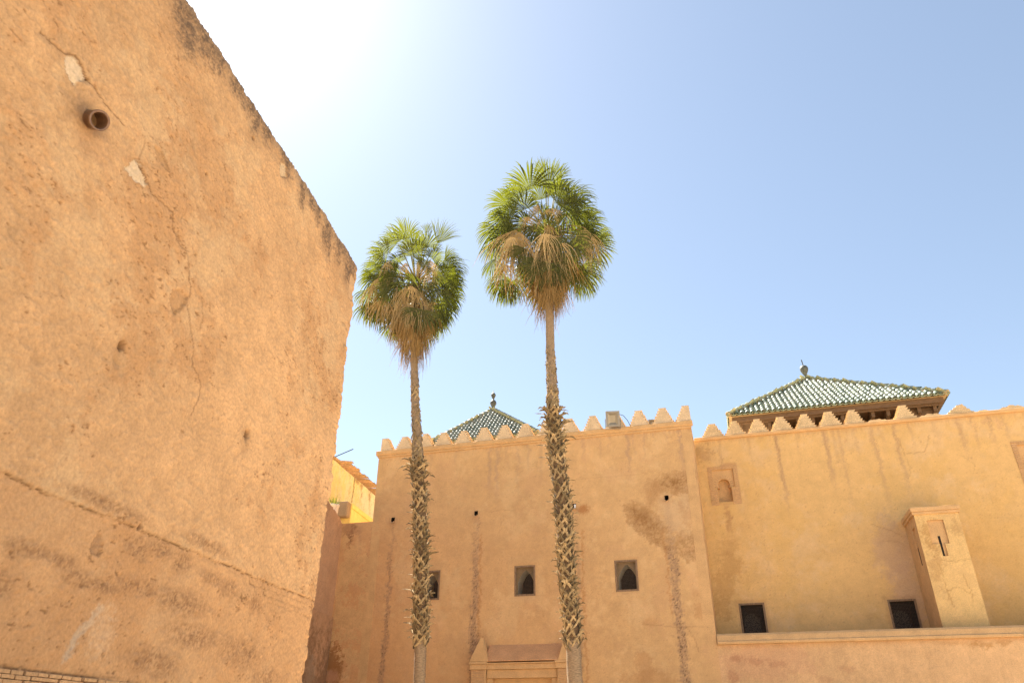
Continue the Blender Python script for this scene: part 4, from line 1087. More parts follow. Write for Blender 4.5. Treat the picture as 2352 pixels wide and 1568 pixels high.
def pavilion(name, label, x0, x1, y0, y1, ze, apex, pitch, expo, rad, mat, nf, finial_parts, limit):
    root = empty(name, ((x0 + x1) / 2, (y0 + y1) / 2, 9))
    tag(root, label, 'pavilion')
    ap = np.array(apex); rng = random.Random(name)
    cor = [np.array((x0, y0, ze)), np.array((x1, y0, ze)), np.array((x1, y1, ze)), np.array((x0, y1, ze))]
    tile_me = []
    for k in range(4):
        V, F = barrel(expo + .07, rad * (1.02 + .04 * k), rad * (.86 + .02 * k), .012)
        me = make_mesh('tile', V, F, False); me.materials.append(mat); tile_me.append(me)
    others_V, others_F, nb = [], [], 0
    chV, chF, nc = [], [], 0
    singles = []
    bV, bF = barrel(expo + .07, rad * 1.03, rad * .88, .012)
    for side in range(4):
        A, B = cor[side], cor[(side + 1) % 4]
        w = np.linalg.norm(B - A); ex = (B - A) / w
        foot = A + ex * ((ap - A) @ ex); sl = np.linalg.norm(ap - foot); sd = (ap - foot) / sl; nr = np.cross(ex, sd)
        ta = (foot - A) @ ex
        ncol = int(round(w / pitch)); p = w / ncol
        for c in range(ncol):
            xc = (c + .5) * p
            tm = sl * min(xc / ta, (w - xc) / (w - ta)) - rad * 1.2
            j = 0
            while j * expo < tm:
                org = A + ex * (xc + rng.uniform(-.006, .006)) + sd * (j * expo - .03 + rng.uniform(-.018, .018)) + nr * (.018 + rng.uniform(-.003, .004))
                yaw = rng.uniform(-.045, .045); til = .045
                X = ex * math.cos(yaw) + sd * math.sin(yaw); Yv = np.cross(nr, X); Yv = Yv * math.cos(til) - nr * math.sin(til); Z = np.cross(X, Yv)
                if side == 0: singles.append((org, X, Yv, Z))
                else:
                    others_V.append(org + bV[:, :1] * X + bV[:, 1:2] * Yv + bV[:, 2:] * Z); others_F.append(bF + nb); nb += len(bV)
                j += 1
        # concave channel tiles between the columns
        for c in range(ncol + 1):
            xc = c * p; tm = sl * max(0, min(xc / ta, (w - xc) / (w - ta)))
            j = 0
            while j * expo < tm + .05 or j == 0:
                q = A + ex * xc + sd * (j * expo - .075) - nr * .004; n = 6
                y = sd * (expo + .08) - nr * .016
                pts = []
                for e in (0, 1):
                    for kk in range(n):
                        a = math.pi + math.pi * kk / (n - 1)
                        pts.append(q + y * e + ex * (p / 2 * .98 * math.cos(a)) + nr * (rad * .75 * math.sin(a) + rad * .75 + .006))
                    for kk in range(n):
                        a = math.pi + math.pi * kk / (n - 1)
                        pts.append(q + y * e + ex * (p / 2 * .98 * math.cos(a)) + nr * (rad * .75 * math.sin(a) + rad * .75 - .014))
                chV.append(np.array(pts))
                f = [(kk, kk + 1, 2 * n + kk + 1, 2 * n + kk) for kk in range(n - 1)] + [(kk + 1, kk, n + kk, n + kk + 1) for kk in range(n - 1)] + [(n + kk, n + kk + 1, 3 * n + kk + 1, 3 * n + kk) for kk in range(n - 1)]
                chF.append(np.array(f) + nc); nc += 4 * n
                j += 1
    # nearest rows keep their own objects; the hidden remainder is one mass
    singles.sort(key=lambda t: t[0][1])
    for i, (o, X, Yv, Z) in enumerate(singles):
        if i < limit:
            ob = bpy.data.objects.new('roof_tile', tile_me[rng.randrange(4)]); link(ob, root)
            ob.matrix_local = Matrix.Translation(-world_loc(root)) @ Matrix(((X[0], Yv[0], Z[0], o[0]), (X[1], Yv[1], Z[1], o[1]), (X[2], Yv[2], Z[2], o[2]), (0, 0, 0, 1)))
        else:
            others_V.append(o + bV[:, :1] * X + bV[:, 1:2] * Yv + bV[:, 2:] * Z); others_F.append(bF + nb); nb += len(bV)
    me = make_mesh('far_roof_tiles', np.concatenate(others_V), np.concatenate(others_F)); tag(add('far_roof_tiles', me, mat, root), kind='stuff')
    me = make_mesh('channel_tiles', np.concatenate(chV), np.concatenate(chF)); tag(add('channel_tiles', me, M['channel'], root), kind='stuff')
    m = MB(); dz = np.array((0, 0, -.05))
    m.poly([c + dz for c in cor] + [ap + dz], [(0, 1, 4), (1, 2, 4), (2, 3, 4), (3, 0, 4), (3, 2, 1, 0)]); m.build('roof_deck', M['mortar'], root)
    # hips
    V, F = barrel(expo * 1.0 + .10, rad * 1.35, rad * 1.12, .016, 9)
    hip_me = make_mesh('hip', V, F, False); hip_me.materials.append(mat)
    for k, c in enumerate(cor):
        d = ap - c; L_ = np.linalg.norm(d); d = d / L_; e = np.cross(d, (0, 0, 1)); e /= np.linalg.norm(e); nr = np.cross(e, d)
        n = int(L_ / expo)
        MB().tube([c + nr * .01, ap + nr * .01], rad * 1.3, 8).build('hip_mortar', M['mortar'], root)
        for j in range(n):
            o = c + d * (j * L_ / n - .02) + nr * (rad * .75 + rng.uniform(-.004, .004)); Yv = d * math.cos(.06) - nr * math.sin(.06); Z = np.cross(e, Yv)
            ob = bpy.data.objects.new('hip_tile', hip_me); link(ob, root)
            ob.matrix_local = Matrix.Translation(-world_loc(root)) @ Matrix(((e[0], Yv[0], Z[0], o[0]), (e[1], Yv[1], Z[1], o[1]), (e[2], Yv[2], Z[2], o[2]), (0, 0, 0, 1)))
        q = c - d * .03 + nr * rad * .6
        MB().tube([q, q + d * .06], rad * 1.25, 10).build('hip_end', M['mortar'], root)
    finial_parts(root, ap)
    return root, cor

M['channel'] = simple('pale_channel_tile', (0.40, 0.40, 0.22), 0.5, 0.35, 12, 0.3, spec=0.5)

def fin_right(root, ap):
    c = ap + np.array((0, 0, .05))
    MB().lathe([(.05, 0), (.04, .10), (.09, .2), (.155, .34), (.17, .42), (.155, .50), (.10, .56), (.03, .585), (0, .59)], c, 20).build('finial', M['bronze'], root, True)
    MB().tube([c + (0, 0, .57), c + (-.03, 0, .86)], .022, 6).build('finial_rod', M['bronze'], root)
def fin_left(root, ap):
    c = ap + np.array((0, 0, .02))
    MB().lathe([(.04, 0), (.03, .05), (.07, .14), (.125, .26), (.125, .32), (.08, .40), (.03, .44), (.03, .46), (.06, .53), (.095, .61), (.09, .66), (.05, .72), (.015, .75), (.012, .85), (0, .86)], c, 20).build('finial', M['bronze'], root, True)

# larger pavilion at the right
PX0, PX1, PY0, PY1, PZ = 0.73, 7.80, 25.5, 34.2, 11.93
pr, _ = pavilion('tiled_pavilion', 'wide green tiled pyramid roof with wooden eave above the right hall', PX0, PX1, PY0, PY1, PZ, (4.15, 29.9, 14.97), 0.186, 0.335, 0.074, M['glaze_pale'], 1, fin_right, 296)
MB().box(PX0 + 1.15, PX1 - 1.15, PY0 + 1.3, PY1 - 1.15, 10.05, PZ - .12).build('wall', M['trim'], pr)
MB().box(PX0 + .10, PX1 - .10, PY0 + .10, PY0 + .20, PZ - .235, PZ - .055).build('fascia', M['wood'], pr, bevel=.01)
MB().box(PX0 + .16, PX1 - .16, PY0 + .205, PY0 + .28, PZ - .29, PZ - .21).build('fascia_batten', M['wood'], pr, bevel=.01)
for xx in (PX0 + .10, PX1 - .22):
    MB().box(xx, xx + .12, PY0 + .285, PY1 - .3, PZ - .235, PZ - .055).build('side_fascia', M['wood'], pr, bevel=.01)
MB().box(PX0 + .225, PX1 - .225, PY0 + .305, PY1 - .4, PZ - .20, PZ - .16).build('soffit', M['wood'], pr)
for i in range(14):
    x = PX0 + .38 + i * (PX1 - PX0 - .76) / 13
    MB().prism([(PY0 + .32, PZ - .45), (PY0 + .30, PZ - .21), (PY0 + 1.3, PZ - .21), (PY0 + 1.3, PZ - .72), (PY0 + 1.08, PZ - .70), (PY0 + .72, PZ - .52)][::-1], x - .055, x + .055, 'x').build('bracket', M['wood'], pr, bevel=.008)
for i in range(8):
    y = PY0 + .55 + i * .62
    MB().prism([(PX1 - .32, PZ - .45), (PX1 - .30, PZ - .21), (PX1 - 1.15, PZ - .21), (PX1 - 1.15, PZ - .72), (PX1 - .72, PZ - .52)], y - .055, y + .055, 'y').build('bracket', M['wood'], pr, bevel=.008)
MB().box(PX0 + 1.0, PX1 - 1.0, PY0 + 1.14, PY0 + 1.30, PZ - .92, PZ - .722).build('wall_plate', M['wood'], pr, bevel=.01)

# smaller pavilion behind the palms
LX0, LX1, LY0, LY1, LZ = -9.82, -5.80, 23.25, 27.3, 11.10
pl_, _ = pavilion('small_tiled_pavilion', 'small green tiled pyramid roof with double-ball finial between the palm trunks', LX0, LX1, LY0, LY1, LZ, (-8.06, 25.25, 13.02), 0.150, 0.225, 0.062, M['glaze'], 1, fin_left, 296)
MB().box(LX0 + .45, LX1 - .45, LY0 + .5, LY1 - .45, 10.0, LZ - .1).build('wall', M['trim'], pl_)
MB().box(LX0 + .06, LX1 - .06, LY0 + .08, LY0 + .18, LZ - .18, LZ - .055).build('fascia', M['wood'], pl_, bevel=.01)
for i in range(9):
    x = LX0 + .3 + i * (LX1 - LX0 - .6) / 8
    MB().prism([(LY0 + .19, LZ - .3), (LY0 + .19, LZ - .1), (LY0 + .5, LZ - .1), (LY0 + .5, LZ - .45)][::-1], x - .045, x + .045, 'x').build('bracket', M['wood'], pl_)

# ------------------------------------------------------------------ floodlights on the battlements
def floodlight(label, c, w, h, d, tilt, group=None):
    root = empty('floodlight', c); tag(root, label, 'floodlight')
    rot = Matrix.Translation(c) @ Matrix.Rotation(YAW * .6, 4, 'Z') @ Matrix.Rotation(tilt, 4, 'X')
    def T(m): m.V = [tuple(rot @ Vector(v)) for v in m.V]; return m
    b = MB(); fr = .16 * w
    b.prism([(-w / 2, -h / 2), (w / 2, -h / 2), (w / 2, h / 2), (-w / 2, h / 2)], -d * .3, 0, 'y'); T(b).build('housing', M['metal'], root, bevel=.012)
    b = MB().prism([(-w * .36, -h * .36), (w * .36, -h * .36), (w * .36, h * .36), (-w * .36, h * .36)], .0, d * .7, 'y'); T(b).build('rear_case', M['metal'], root, bevel=.02)
    for a in ((-w / 2, -w / 2 + fr, -h / 2, h / 2), (w / 2 - fr, w / 2, -h / 2, h / 2), (-w / 2 + fr, w / 2 - fr, h / 2 - fr, h / 2), (-w / 2 + fr, w / 2 - fr, -h / 2, -h / 2 + fr)):
        T(MB().box(a[0], a[1], -d * .55, -d * .3, a[2], a[3])).build('bezel', M['metal'], root, bevel=.008)
    m = MB(); q = fr * 1.9; yb = -d * .305
    P = [(-w / 2 + fr, -d * .5, -h / 2 + fr), (w / 2 - fr, -d * .5, -h / 2 + fr), (w / 2 - fr, -d * .5, h / 2 - fr), (-w / 2 + fr, -d * .5, h / 2 - fr), (-w / 2 + q, yb - .004, -h / 2 + q), (w / 2 - q, yb - .004, -h / 2 + q), (w / 2 - q, yb - .004, h / 2 - q), (-w / 2 + q, yb - .004, h / 2 - q)]
    T(m.poly(P, [(0, 1, 5, 4), (1, 2, 6, 5), (2, 3, 7, 6), (3, 0, 4, 7), (4, 5, 6, 7)])).build('reflector', M['reflector'], root)
    T(MB().tube([(-w / 2 - .02, -d * .1, 0), (-w / 2 - .02, -d * .1, -h * .62), (w / 2 + .02, -d * .1, -h * .62), (w / 2 + .02, -d * .1, 0)], .014, 6)).build('bracket', M['metal'], root)
    return root
M['reflector'] = simple('worn_reflector', (0.30, 0.27, 0.21), 0.4, 0.05, bump=0, metal=0.5)
floodlight('large grey floodlight fixed to a merlon of the mausoleum wall', (-2.93, 21.76, 10.70), .44, .50, .20, R(22))
floodlight('small pale floodlight tucked between the two merlons nearest the corner', (-1.745, 22.35, 10.66), .25, .22, .14, R(12))
cab = MB().tube([(-2.72, 21.93, 10.90), (-2.60, 21.92, 10.84), (-2.48, 21.93, 10.66), (-2.42, 21.93, 10.50), (-2.38, 21.95, 10.46)], .009, 5).build('power_cable', M['cable'])
tag(cab, 'thin dark cable running down from the large floodlight', 'cable')

# ------------------------------------------------------------------ palms
UP = np.array((0, 0, 1.0))
def norm(v): return v / np.maximum(np.linalg.norm(v, axis=-1, keepdims=True), 1e-9)

def fan(pts, X, Y, N, rad, rng, dead, spread, nseg, droop, jitter):
    """one fan leaf: petiole along pts, then ribs joined near the hub and free, drooping at the tips"""
    hub = pts[-1]
    th = np.linspace(-spread, spread, nseg) + np.array([rng.uniform(-.03, .03) for _ in range(nseg)])
    dth = 2 * spread / (nseg - 1)
    L = rad * (.74 + .26 * np.cos(th * .75)) * np.array([rng.uniform(.86, 1.08) if not dead else rng.uniform(.5, 1.12) for _ in range(nseg)])
    fold = rng.uniform(.05, .40)
    D = norm(X * np.cos(th)[:, None] + Y * np.sin(th)[:, None] + N * (fold * np.abs(np.sin(th * .5)) ** 1.3)[:, None]); P = hub + D * 0.02
    T = np.array([0, .18, .38, .54, .68, .82, .92, 1.0])
    split = rng.uniform(.48, .60) if not dead else .25
    wj = np.array([rng.uniform(-1, 1) for _ in range(nseg)])[:, None]
    V = np.zeros((nseg, len(T), 3, 3))
    for r, t in enumerate(T):
        if r:
            dt = T[r] - T[r - 1]
            g = max(0, (T[r] + T[r - 1]) / 2 - (.34 if not dead else .08)) * droop * dt * 7.0
            D = norm(D - UP * g * np.array([rng.uniform(.5, 1.5) for _ in range(nseg)])[:, None] + Y * wj * jitter * t)
            P = P + D * (L * dt)[:, None]
        Wv = norm(np.cross(N[None], D))
        if t <= split: hw = t * L * math.tan(dth / 2) * 1.02
        else: hw = split * L * math.tan(dth / 2) * (1 - (t - split) / (1 - split)) ** .85 * (1 if not dead else .62) + .0012
        hw = np.maximum(hw, .0015)[:, None]
        nn = norm(np.cross(D, Wv))
        V[:, r, 0] = P - Wv * hw; V[:, r, 1] = P + nn * hw * (.45 if not dead else .8); V[:, r, 2] = P + Wv * hw
    nr = len(T); idx = np.arange(nseg * nr * 3).reshape(nseg, nr, 3)
    q = np.concatenate([np.stack([idx[:, :-1, c], idx[:, :-1, c + 1], idx[:, 1:, c + 1], idx[:, 1:, c]], -1).reshape(-1, 4) for c in (0, 1)])
    m = MB().tube(pts, list(np.linspace(.024, .011, len(pts))), 5)
    Vt = np.concatenate([V.reshape(-1, 3), np.array(m.V)]); off = nseg * nr * 3
    tq = np.array([f for f in m.F if len(f) == 4]) + off
    F = np.concatenate([q, tq])
    me = make_mesh('frond', Vt, F, False)
    mi = np.zeros(len(F), np.int32); mi[len(q):] = 1
    return me, mi

def frond(base, az, incl, pet, rad, rng, dead=False, roll=0.0, bend=None, spread=None, droop=None):
    """leaf that leaves the bud at azimuth az and inclination incl from the vertical"""
    spread = spread if spread is not None else (rng.uniform(.5, .95) if dead else rng.uniform(1.5, 2.05))
    droop = droop if droop is not None else (1.6 if dead else rng.uniform(.55, 1.0))
    bend = bend if bend is not None else (0.9 if dead else 0.35 + .35 * math.sin(incl))
    ad = np.array((math.cos(az), math.sin(az), 0)); d = ad * math.sin(incl) + UP * math.cos(incl)
    pts = [np.array(base)]; K = 7
    for k in range(K):
        d = norm(d - UP * bend / K); pts.append(pts[-1] + d * pet / K)
    X = d; Y = np.cross(UP, X)
    if np.linalg.norm(Y) < .15: Y = np.cross(UP, ad)
    Y = norm(Y); N = np.cross(X, Y)
    Y, N = Y * math.cos(roll) + N * math.sin(roll), N * math.cos(roll) - Y * math.sin(roll)
    return fan(pts, X, Y, N, rad, rng, dead, spread, 24 if dead else 34, droop, .40 if dead else .07)

def aimed_frond(base, hub, X, face, rad, rng, dead, spread, droop):
    """leaf whose hub and fan direction are known; face = direction its flat side looks to"""
    mid = base * .5 + hub * .5 + UP * .18 * np.linalg.norm(hub - base)
    pts = [base * (1 - t) ** 2 + mid * 2 * t * (1 - t) + hub * t * t for t in np.linspace(0, 1, 8)]
    X = norm(X); N = norm(face - X * (face @ X)); Y = np.cross(N, X)
    return fan(pts, X, Y, N, rad, rng, dead, spread, 24 if dead else 38, droop, .40 if dead else .08)

def leaf_base_meshes():
    out = []
    for k in range(10):
        r = random.Random(100 + k); V, F = [], []
        def strap(path, ws, th):
            b = len(V); n = len(path)
            for i, (t, o, u) in enumerate(path):
                p0 = path[max(i - 1, 0)]; p1 = path[min(i + 1, n - 1)]
                d = Vector((p1[0] - p0[0], 0, p1[2] - p0[2])).normalized(); s = Vector((d.z, 0, -d.x)) * ws[i]
                c = Vector((t, o, u))
                for sg, oo in ((-1, 0), (1, 0), (1, -th), (-1, -th)):
                    V.append(tuple(c + s * sg + Vector((0, oo, 0))))
            for i in range(n - 1):
                for j in range(4):
                    F.append((b + i * 4 + j, b + i * 4 + (j + 1) % 4, b + (i + 1) * 4 + (j + 1) % 4, b + (i + 1) * 4 + j))
            F.append((b + (n - 1) * 4, b + (n - 1) * 4 + 1, b + (n - 1) * 4 + 2, b + (n - 1) * 4 + 3))
        w = r.uniform(.125, .155); j = lambda a: r.uniform(-a, a)
        # x = tangent, y = outwards, z = up; the two straps of the split base hug the round trunk
        hug = lambda t, o: o - t * t / .36
        for sg in (-1, 1):
            o0 = .012 + .010 * (sg > 0)
            strap([(sg * w, hug(w, o0 - .004), -.17 + j(.02)), (sg * w * .68, hug(w * .68, o0 + .012), -.09 + j(.01)), (sg * w * .3, hug(w * .3, o0 + .026), .0), (-sg * .02, o0 + .036, .075), (-sg * .035 + j(.01), o0 + .046, .12)],
                  [.016, .025, .029, .025, .012], .012)
        tl = r.choice((.02, .04, .07, .12)) + r.uniform(0, .03); tt = j(.06); out_ = r.uniform(.01, .10)
        strap([(0, .045, .04), (tt * .5, .056 + out_ * .4, .05 + tl * .6), (tt, .060 + out_, .05 + tl + j(.02)), (tt * 1.5, .062 + out_ * 1.6, .05 + tl + r.uniform(-.03, .03))], [.036, .030, .020, .006], .014)
        me = make_mesh('leaf_base', V, F, False); me.materials.append(M['boot']); out.append(me)
    return out
BOOTS = leaf_base_meshes()

def palm(label, path, rads, zone, rough_zone, crown, n_green, n_dead, seed, reach, aimed, unit):
    rng = random.Random(seed)
    root = empty('palm_tree', (path[0][0], path[0][1], 0)); tag(root, label, 'palm tree', 'tall fan palms')
    P = np.array(path)
    zs = np.arange(0, P[-1, 2], .045); px = np.interp(zs, P[:, 2], P[:, 0]); py = np.interp(zs, P[:, 2], P[:, 1])
    kx = np.ones(9) / 9
    sm = lambda a: np.convolve(np.pad(a, 4, mode='edge'), kx, 'valid')
    px, py = sm(px), sm(py); rr = np.interp(zs, [r[0] for r in rads], [r[1] for r in rads])
    n = 22; ang = np.linspace(0, 2 * math.pi, n, endpoint=False)
    A, Z = np.meshgrid(ang, zs)
    rough = ss(rough_zone[0] - .1, rough_zone[0] + .1, Z) * ss(rough_zone[1] + .1, rough_zone[1] - .1, Z)
    ring = np.array([rng.uniform(-1, 1) for _ in zs])[:, None]
    nz = FINE(A * .35 + seed, Z * 1.2); nm = MID(A * .5 + seed, Z * .8)
    rad = rr[:, None] * (1 + .018 * ring + .012 * nz + rough * (.09 * nz + .10 * nm) + .02 * nm)
    V = np.stack([px[:, None] + rad * np.cos(A), py[:, None] + rad * np.sin(A), Z], -1).reshape(-1, 3)
    i = np.arange(len(zs) * n).reshape(len(zs), n); j = np.roll(i, -1, 1)
    F = np.stack([i[:-1], j[:-1], j[1:], i[1:]], -1).reshape(-1, 4)
    tr = add('trunk', make_mesh('trunk', V, F, True), M['trunk'], root)
    tr.data.materials.append(M['fibre'])
    zc_ = V[F[:, 0], 2]; tr.data.polygons.foreach_set('material_index', ((zc_ > zone[0]) & (zc_ < zone[1] + .05)).astype(np.int32))
    wl = world_loc(root)
    def put(z, a, sc, lean, sy=1.0):
        x, y, r = np.interp(z, zs, px), np.interp(z, zs, py), np.interp(z, zs, rr)
        o = bpy.data.objects.new('leaf_base', BOOTS[rng.randrange(10)]); link(o, root)
        mat = Matrix.Translation(Vector((x + r * math.cos(a), y + r * math.sin(a), z)) - wl) @ Matrix.Rotation(a - math.pi / 2, 4, 'Z') @ Matrix.Rotation(lean, 4, 'X') @ Matrix.Rotation(rng.uniform(-.22, .22), 4, 'Y') @ Matrix.Diagonal((sc, sc * sy, sc, 1))
        o.matrix_local = mat
    z0, z1 = zone; rows = int((z1 - z0) / .150); per = 7
    for r in range(rows):
        z = z0 + r * (z1 - z0) / rows
        t = r / rows
        for k in range(per):
            if rng.random() < .08: continue
            a = (k + .5 * (r % 2)) * 2 * math.pi / per + r * .035 + rng.uniform(-.16, .16)
            flare = 1 + .9 * max(0, (t - .72) / .28)
            put(z + rng.uniform(-.03, .03), a, rng.uniform(.72, 1.12), rng.uniform(-.26, .06) - .10 * (flare - 1) * 2, rng.uniform(.8, 1.5) * flare)
    for k in range(76):
        t = rng.random() ** 1.6
        put(rough_zone[0] + (rough_zone[1] - rough_zone[0]) * t, rng.uniform(0, 6.28), rng.uniform(.5, .95) * (1 - .35 * t), rng.uniform(-.06, .06), rng.uniform(.25, .7) * (1 - .5 * t))
    c = np.array(crown)
    def leaf(az, incl, dz, pet, rad_, dead=False, old=False, **kw):
        x, y = np.interp(c[2] + dz, zs, px), np.interp(c[2] + dz, zs, py)
        b = np.array((x, y, c[2] + dz)) + np.array((math.cos(az), math.sin(az), 0)) * .09
        me, mi = frond(b, az, incl, pet, rad_, rng, dead, **kw)
        me.materials.append(M['dead_old'] if old else M['dead'] if dead else M['frond']); me.materials.append(M['dead'] if dead else M['petiole'])
        me.polygons.foreach_set('material_index', mi)
        add('dead_frond' if dead else 'frond', me, None, root)
    G = 2.39996
    view = norm(c - np.array((0, 0, 1.65))); rt = norm(np.cross(view, UP)); uv = np.cross(rt, view)
    def finish(me, mi, dead, old):
        me.materials.append(M['dead_old'] if old else M['dead'] if dead else M['frond']); me.materials.append(M['dead'] if dead else M['petiole'])
        me.polygons.foreach_set('material_index', mi)
        add('dead_frond' if dead else 'frond', me, None, root)
    # leaves one can tell apart: hub offset right/up/away from the bud, fan direction, size, kind, facing
    for (hx, hy, hz, dx, dy, dz, r_, kind, turn) in aimed:
        dead = kind in 'do'
        hub = c + rt * hx * unit + uv * hy * unit + view * (hz - (.25 if dead else .45 if (hy < -70 and hz < -.35) else 0))
        X = rt * dx + uv * dy + view * dz
        dr = (hub - c); rad_ = math.hypot(dr[0], dr[1])
        base = c + np.array((dr[0], dr[1], 0)) / max(rad_, .01) * .08 + UP * (-.1 - .5 * max(0, -hy * unit))
        fc = -view * math.cos(turn) + norm(np.cross(X, view)) * math.sin(turn)
        me, mi = aimed_frond(base, hub, X, fc, r_ * unit * (rng.uniform(1.12, 1.42) if not dead else 1.3), rng, dead, {'g': rng.uniform(1.45, 1.9), 'h': rng.uniform(1.0, 1.35), 'e': .8, 'd': rng.uniform(.7, 1.35), 'o': rng.uniform(.6, 1.1)}[kind],
                             {'g': .75, 'h': 1.05, 'e': .45, 'd': 1.4, 'o': 1.4}[kind])
        finish(me, mi, dead, kind == 'o')
    for k in range(n_green):                      # the rest of the crown, mostly on the far side
        f = (k + .5) / n_green
        incl = R(48 + 66 * f) + rng.uniform(-.16, .16)
        az = TC + math.pi + (1 if k % 2 else -1) * rng.uniform(0, 2.05)
        leaf(az, incl, -.10 - .85 * f, reach * (.26 + .24 * rng.random() - .06 * f), reach * rng.uniform(.26, .40), roll=rng.uniform(-.8, .8), bend=.4 + 1.0 * f * rng.uniform(.6, 1.3), droop=rng.uniform(.6, 1.1) + .5 * f)
    for k in range(n_dead):                       # skirt of old leaves round the trunk
        f = (k + .5) / n_dead
        az = k * G * 1.01 + seed * 2 + rng.uniform(-.3, .3)
        incl = R(118 + 52 * f) + rng.uniform(-.12, .12)
        leaf(az, incl, -.35 - 1.35 * f, rng.uniform(.4, .9), rng.uniform(.7, 1.1), True, f > .35, spread=rng.uniform(.5, 1.1))
    for k in range(26):                           # half-dead leaves folded down inside the crown
        az = k * G * 1.7 + seed + rng.uniform(-.3, .3)
        leaf(az, R(rng.uniform(75, 118)), rng.uniform(-.55, -.1), rng.uniform(.5, 1.0), rng.uniform(.55, .9), True, rng.random() < .25, bend=rng.uniform(1.2, 2.4), spread=rng.uniform(.3, .7))
    # spent flower stalks arching out of the crown
    for k in range(4):
        az = rng.uniform(0, 6.28); d = np.array((math.cos(az), math.sin(az), 0)); q = c + (0, 0, -.2); pts = []
        for t in np.linspace(0, 1, 9): pts.append(q + d * (1.35 * t) + UP * (1.0 * t - 1.35 * t * t))
        MB().tube(pts, list(np.linspace(.014, .005, 9)), 5).build('flower_stalk', M['stalk'], root)
    return root
M['dead_old'] = leaf_mat('old_dry_palm_leaf', (0.29, 0.185, 0.066), (0.52, 0.35, 0.145), (0.30, 0.17, 0.04), 0.28, 0.8)
M['stalk'] = simple('dry_flower_stalk', (0.16, 0.09, 0.05), 0.8, 0.2, 8, 0.1, spec=0.1)

TC = -math.pi / 2 + YAW          # azimuth of the direction towards the viewer
CROWN_A = [(-190, 150, -.4, -.7, .5, -.3, 150, 'g', .4), (150, 230, -.2, .6, .8, 0, 150, 'g', -.4), (10, 300, .3, 0, 1, .2, 150, 'g', .5), (-60, 350, .4, -.3, 1, .3, 170, 'g', -.3), (180, 60, -.6, .9, .1, -.3, 170, 'g', .5), (-220, 30, -.7, -.9, -.2, -.3, 170, 'g', .3), (220, -90, -.5, .8, -.6, -.2, 190, 'g', .4), (300, 230, .4, .9, .4, .3, 170, 'h', .4), (-380, 180, .5, -.8, .3, .3, 180, 'g', .5), (90, -30, -1.0, .5, -.8, -.4, 150, 'h', .2),
           (-250, -120, -.6, -.5, -.9, -.2, 190, 'g', .2), (300, -330, -.1, .4, -.9, 0, 200, 'h', .5), (-480, -300, .0, -.1, -1, 0, 220, 'h', .5),
           (-130, 410, -.3, -.35, 1, -.2, 200, 'g', .2), (-230, 360, .1, -.8, .55, .1, 190, 'g', -.3), (-60, 230, -.7, .1, 1, -.3, 165, 'g', .3), (90, 350, .0, .12, 1, .1, 160, 'g', -.2), (200, 400, .2, .5, 1, .2, 230, 'e', .5),
           (75, 500, .3, .05, 1, 0, 110, 'e', .6), (-320, 260, .1, -1, .12, 0, 190, 'g', .4), (270, 150, .2, 1, .22, .1, 250, 'h', .9), (260, 20, -.1, 1, -.02, -.1, 260, 'h', .7), (350, -170, .0, .75, -.65, 0, 190, 'g', .3), (265, -250, -.5, .2, -1, -.2, 200, 'g', .1),
           (85, -310, -1.0, -.12, -1, -.2, 190, 'g', -.1), (-130, -20, -.9, -.85, -.7, -.1, 270, 'h', .3), (-400, 100, .2, -.55, -.8, .1, 220, 'g', .5), (-450, -10, 0, -.35, -1, 0, 240, 'g', .7), (-480, -160, .1, -.1, -1, 0, 230, 'h', .6), (-290, 130, -.5, -.3, -.9, -.2, 160, 'g', .3),
           (-320, 0, -.2, -.4, -.9, 0, 200, 'g', -.4), (-340, -330, -.2, .05, -1, 0, 230, 'h', .3), (-420, -300, .2, -.1, -1, 0, 220, 'h', .8), (250, -430, .1, .15, -1, 0, 180, 'h', .4), (-210, -520, -.1, -.1, -1, 0, 190, 'h', .3), (330, 90, .4, .8, -.3, .2, 200, 'g', .8),
           (30, 190, -.5, .1, -1, 0, 190, 'd', .5), (-120, 150, -.6, -.2, -1, 0, 170, 'd', .3), (60, 110, -.8, .3, .5, -.4, 110, 'g', .3), (-30, 40, -1.0, -.2, -1, -.3, 150, 'h', .4), (140, 200, -.5, .1, -1, 0, 330, 'd', .8), (-300, 150, -.7, 0, -1, 0, 200, 'd', .7),
           (-400, -40, -.6, 0, -1, 0, 330, 'd', .2), (-330, -250, -.6, .05, -1, 0, 300, 'd', -.3), (-90, -330, -.9, -.05, -1, 0, 330, 'o', .3), (30, -380, -.8, .05, -1, 0, 300, 'o', .1), (-150, -420, -.6, -.05, -1, 0, 300, 'o', -.3), (130, -420, -.6, .03, -1, 0, 280, 'o', .2),
           (-40, -80, -.9, -.05, -1, 0, 380, 'd', .2), (40, -120, -.75, .1, -1, 0, 360, 'd', -.2), (-120, -150, -.7, -.1, -1, 0, 380, 'd', .1), (160, 130, -.4, -.1, -1, 0, 260, 'd', .4), (190, 20, -.4, 0, -1, 0, 260, 'd', .5), (-270, 20, -.5, 0, -1, 0, 220, 'd', .4), (-440, -120, -.1, 0, -1, 0, 300, 'd', .6),
           (-360, -180, -.3, .05, -1, 0, 300, 'o', .4), (120, -200, -.6, .05, -1, 0, 330, 'o', 0), (-180, -260, -.6, 0, -1, 0, 330, 'd', .1), (200, -230, -.3, .02, -1, 0, 300, 'd', .5)]
